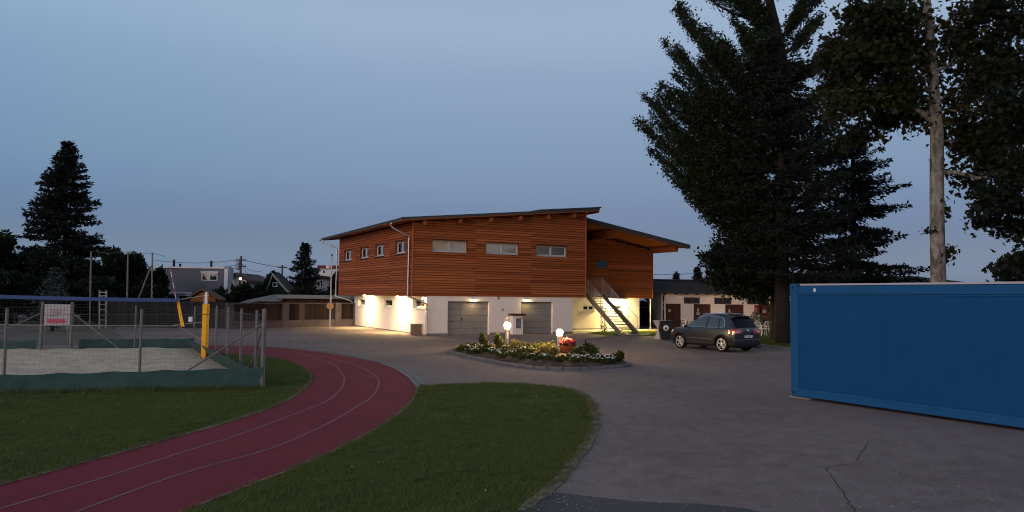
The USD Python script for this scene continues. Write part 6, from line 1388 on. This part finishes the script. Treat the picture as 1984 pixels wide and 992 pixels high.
round_tree('hedge_bush', 'dark hedge bush left of the grey house', 282, 59, 545, 42, 509, n=3200, category='bush', yb=630)
round_tree('broadleaf_tree', 'leafy tree behind the gabled house', 528, 86, 513, 30, 510, M['leaf_bush'], 3600)
round_tree('garden_bush', 'dark bush between the orange shed and the grey house', 425, 69, 556, 32, 511, M['leaf_bush'], 2600, .26, category='bush')
round_tree('garden_bush', 'tall dark bush below the crossarm pole', 465, 70, 541, 30, 512, M['leaf_bush'], 3000, .26, category='bush')
round_tree('garden_bush', 'dark bush left of the gabled house', 500, 70, 545, 26, 513, M['leaf_bush'], 2600, .26, category='bush')
round_tree('garden_bush', 'dark bush in front of the gabled house', 538, 70, 562, 30, 514, M['leaf_bush'], 2600, .26, category='bush')
round_tree('garden_bush', 'dark bush at the foot of the slim spruce', 590, 76, 545, 34, 515, M['leaf_bush'], 3000, .26, category='bush')
round_tree('garden_bush', 'dark bush below the white house beside the clubhouse', 640, 76, 556, 30, 516, M['leaf_bush'], 2600, .26, category='bush')
round_tree('broadleaf_tree', 'dark tree half hidden by the left end of the clubhouse', 654, 80, 503, 14, 517, M['leaf_dark'], 2000)
round_tree('broadleaf_tree', 'dark tree beyond the container, left of the pale trunk', 1705, 60, 514, 26, 518, M['leaf_dark'], 2600, .28)
round_tree('broadleaf_tree', 'small far tree just behind the pale trunk', 1800, 100, 521, 16, 519, M['leaf_bush'], 1200, .4)
round_tree('broadleaf_tree', 'low far tree right of the pale trunk over the dark roof', 1850, 105, 534, 16, 520, M['leaf_bush'], 1200, .4)
round_tree('broadleaf_tree', 'dark tree behind the fence right of the clubhouse', 1255, 74, 578, 26, 521, M['leaf_dark'], 2600)
round_tree('broadleaf_tree', 'broad dark tree behind the right half of the white building', 1600, 72, 500, 80, 522, M['leaf_dark'], 5200, .34)
round_tree('garden_bush', 'dark bush between the thick trunk and the parasol', 1512, 52, 560, 22, 523, M['leaf_dark'], 2200, .2, category='bush', yb=640)
st_p = L2W(15.1, 1.6)
cl = thing('climbing_plant', 'leafy climbing plant growing up at the railing of the metal staircase', 'climbing plant', st_p)
r = np.random.default_rng(61); P = np.column_stack([r.normal(0, .12, 260), r.normal(0, .12, 260), r.uniform(0, 1, 260) ** 1.2 * 1.75])
obj('leaves', leaf_cloud(P, .11, r, -.2, 1.4), M['leaf_bush'], cl); obj('stem', tube(spline([(0, 0, 0), (.05, .03, .6), (-.05, 0, 1.2), (.02, 0, 1.75)], 4), .012, 5), M['stem'], cl)
# far tree line that closes the horizon
r = np.random.default_rng(71); P = []
for k in range(120):
    a = r.uniform(-.95, .95); dd = r.uniform(150, 210); P.append(blob(90, (math.sin(a) * dd, math.cos(a) * dd, 1.5), (r.uniform(4, 9), 4, r.uniform(2.0, 4.6)), r, .6))
obj('far_tree_line', leaf_cloud(np.vstack(P), 1.3, r, .2, 1.3), M['leaf_dark'], kind='stuff', label='far dark tree line along the horizon behind everything', category='tree line')

# ------------------------------------------------------------------ grass blades, litter
def clump(seed, n, rad, h, w, lean):
    r = np.random.default_rng(seed); V, F_ = [], []
    for k in range(n):
        a = r.uniform(0, 2 * math.pi); c = np.array([*(r.normal(0, rad * .5, 2)), 0]); d = np.array([math.cos(a), math.sin(a), 0]); s = np.array([-d[1], d[0], 0]) * w / 2; H = h * r.uniform(.6, 1.2); q = d * lean * H * r.uniform(.3, 1.3)
        V += [c - s, c + s, c + q * .4 + [0, 0, H * .6] + s * .7, c + q * .4 + [0, 0, H * .6] - s * .7, c + q + [0, 0, H]]; b = 5 * k; F_ += [[b, b + 1, b + 2], [b, b + 2, b + 3], [b + 3, b + 2, b + 4]]
    return np.array(V), np.array(F_)
def instancer(name, label, cat_, pts, protos, mat, r, smin=.7, smax=1.3):
    pth = '/World/' + numbered('/World', name); pi = UsdGeom.PointInstancer.Define(stage, pth)
    UsdGeom.Scope.Define(stage, pth + '/kinds'); rel = pi.CreatePrototypesRel()
    for k, mm in enumerate(protos): usdkit.mesh(stage, pth + '/kinds/' + ('tuft' if k == 0 else f'tuft_{k:03d}'), mm, mat); rel.AddTarget(pth + '/kinds/' + ('tuft' if k == 0 else f'tuft_{k:03d}'))
    n = len(pts); pi.CreatePositionsAttr(Vt.Vec3fArray.FromNumpy(np.asarray(pts, np.float32))); pi.CreateProtoIndicesAttr(Vt.IntArray.FromNumpy(r.integers(0, len(protos), n).astype(np.int32)))
    a = r.uniform(0, 2 * math.pi, n); q = np.zeros((n, 4), np.float32); q[:, 2] = np.sin(a / 2); q[:, 3] = np.cos(a / 2)
    pi.CreateOrientationsAttr(Vt.QuathArray([Gf.Quath(float(w_), float(x), float(y), float(z)) for x, y, z, w_ in q])); s = r.uniform(smin, smax, (n, 1)) * np.ones((1, 3)); pi.CreateScalesAttr(Vt.Vec3fArray.FromNumpy(s.astype(np.float32)))
    keys(pi.GetPrim(), label, cat_, None, 'stuff')
def scatter(poly, per, r, dmin=0, dmax=60):
    x0, y0, x1, y1 = poly.bounds; n = int((x1 - x0) * (y1 - y0) * per); p = np.column_stack([r.uniform(x0, x1, n), r.uniform(y0, y1, n)])
    ok = contains_xy(poly, p[:, 0], p[:, 1]); dd = np.hypot(p[:, 0], p[:, 1]); ok &= (dd > dmin) & (dd < dmax) & (np.abs(p[:, 0]) < .74 * p[:, 1] + 1); return p[ok]
r = np.random.default_rng(81)
court = quad.buffer(-.05)
for poly, lab in ((mid_poly, 'short dark green grass on the lawn between track and yard'), (left_poly.difference(court), 'short dark green grass round the sand court')):
    p = np.vstack([scatter(poly, 125, r, 0, 14), scatter(poly, 70, r, 14, 22), scatter(poly, 28, r, 22, 40)])
    den = meshkit.fbm(np.column_stack([p * 1.1, np.zeros(len(p))]), 4, 5); p = p[r.uniform(0, 1, len(p)) < np.clip(-.25 + 2.2 * den, .12, 1)]
    print('grass', len(p)); instancer('grass', lab, 'grass', np.column_stack([p, np.full(len(p), 0.0)]), [clump(900 + k, 26, .11, .034, .0055, 1.0) for k in range(6)], M['grass'], r, .6, 1.45)
def edge_tufts(line, per, width, r, side=0):
    L = LineString(line); n = int(L.length * per); o = []
    for t in r.uniform(0, L.length, n):
        q = L.interpolate(t); o.append([q.x, q.y])
    return np.array(o) + r.normal(0, width, (n, 2))
ep = np.vstack([edge_tufts(inner_g[1:-1], 26, .035, r), edge_tufts(mid_edge, 40, .06, r), edge_tufts(outer_g[1:60], 8, .03, r)])
ep = ep[(np.abs(ep[:, 0]) < .74 * ep[:, 1] + 1)]
instancer('dry_grass_edge', 'pale dry grass tufts fringing the lawn edges', 'dry grass', np.column_stack([ep, np.full(len(ep), 0.0)]), [clump(950 + k, 9, .06, .05, .007, 1.0) for k in range(4)], M['dry_grass'], r, .5, 1.3)
sk_ = edge_tufts([(C0 - us * .15)[:2], (C1 - us * .15)[:2]], 34, .09, r)
instancer('long_grass', 'longer grass growing along the foot of the green tarp', 'grass', np.column_stack([sk_, np.zeros(len(sk_))]), [clump(970 + k, 16, .10, .11, .007, .7) for k in range(3)], M['grass'], r, .6, 1.4)
# fallen blossom flakes on the yard beside the lawn, clover heads in the grass
n = 2600; q = edge_tufts(mid_edge[40:], 110, .25, r); e = np.column_stack([np.abs(r.exponential(.9, len(q))), r.normal(0, .3, len(q))]); q = q + e
more = np.column_stack([r.uniform(-.2, 6.5, 2000), r.uniform(8.2, 14.5, 2000)]); q = np.vstack([q, more]); q = q[~contains_xy(mid_poly.buffer(.02), q[:, 0], q[:, 1])]
fl = np.column_stack([q, np.full(len(q), .004)])
a = r.uniform(0, 6.3, len(q)); sz = r.uniform(.006, .017, len(q)); V = []
for k in range(4): V.append(fl + np.column_stack([np.cos(a + k * math.pi / 2) * sz * (1 if k % 2 else .45), np.sin(a + k * math.pi / 2) * sz * (1 if k % 2 else .45), r.uniform(0, .008, len(q))]))
V = np.stack(V, 1).reshape(-1, 3); k4 = np.arange(len(q))[:, None] * 4
obj('fallen_petals', (V, np.vstack([k4 + [0, 1, 2], k4 + [0, 2, 3]])), plain('fallen_petal', (.46, .42, .36), .9, .25), kind='stuff', label='pale fallen petals scattered over the yard beside the lawn', category='petals')
cp_ = np.vstack([scatter(mid_poly, 1.1, r, 0, 24), scatter(left_poly.difference(court), .5, r, 0, 24)])
instancer('clover_heads', 'tiny pale clover heads dotted over the lawns', 'clover', np.column_stack([cp_, np.full(len(cp_), .035)]), [ball((0, 0, 0), .007, 1)], M['petal_white'], r, .5, 1.2)

wd_ = np.vstack([scatter(mid_poly, 5.0, r, 0, 22), scatter(left_poly.difference(court), 3.0, r, 0, 24)])
wd_ = wd_[meshkit.fbm(np.column_stack([wd_ * .7, np.full(len(wd_), 3.)]), 3, 8) > .5]
M['weed'] = foliage('weed', (.07, .095, .028), (.17, .21, .075), 3., .2)
def rosette(seed):
    rr = np.random.default_rng(seed); n = 9; a = np.arange(n) * 2 * math.pi / n + rr.normal(0, .2, n); D_ = np.column_stack([np.cos(a), np.sin(a), rr.uniform(.15, .5, n)])
    return leaf_cloud(np.tile([[0, 0, .012]], (n, 1)) + D_ * .008, .038, rr, 0, 2.2, D_ * 4)
instancer('lawn_weeds', 'broad-leaved weeds scattered through the lawns', 'weeds', np.column_stack([wd_, np.full(len(wd_), .0)]), [rosette(40 + k) for k in range(4)], M['weed'], r, .6, 1.5)
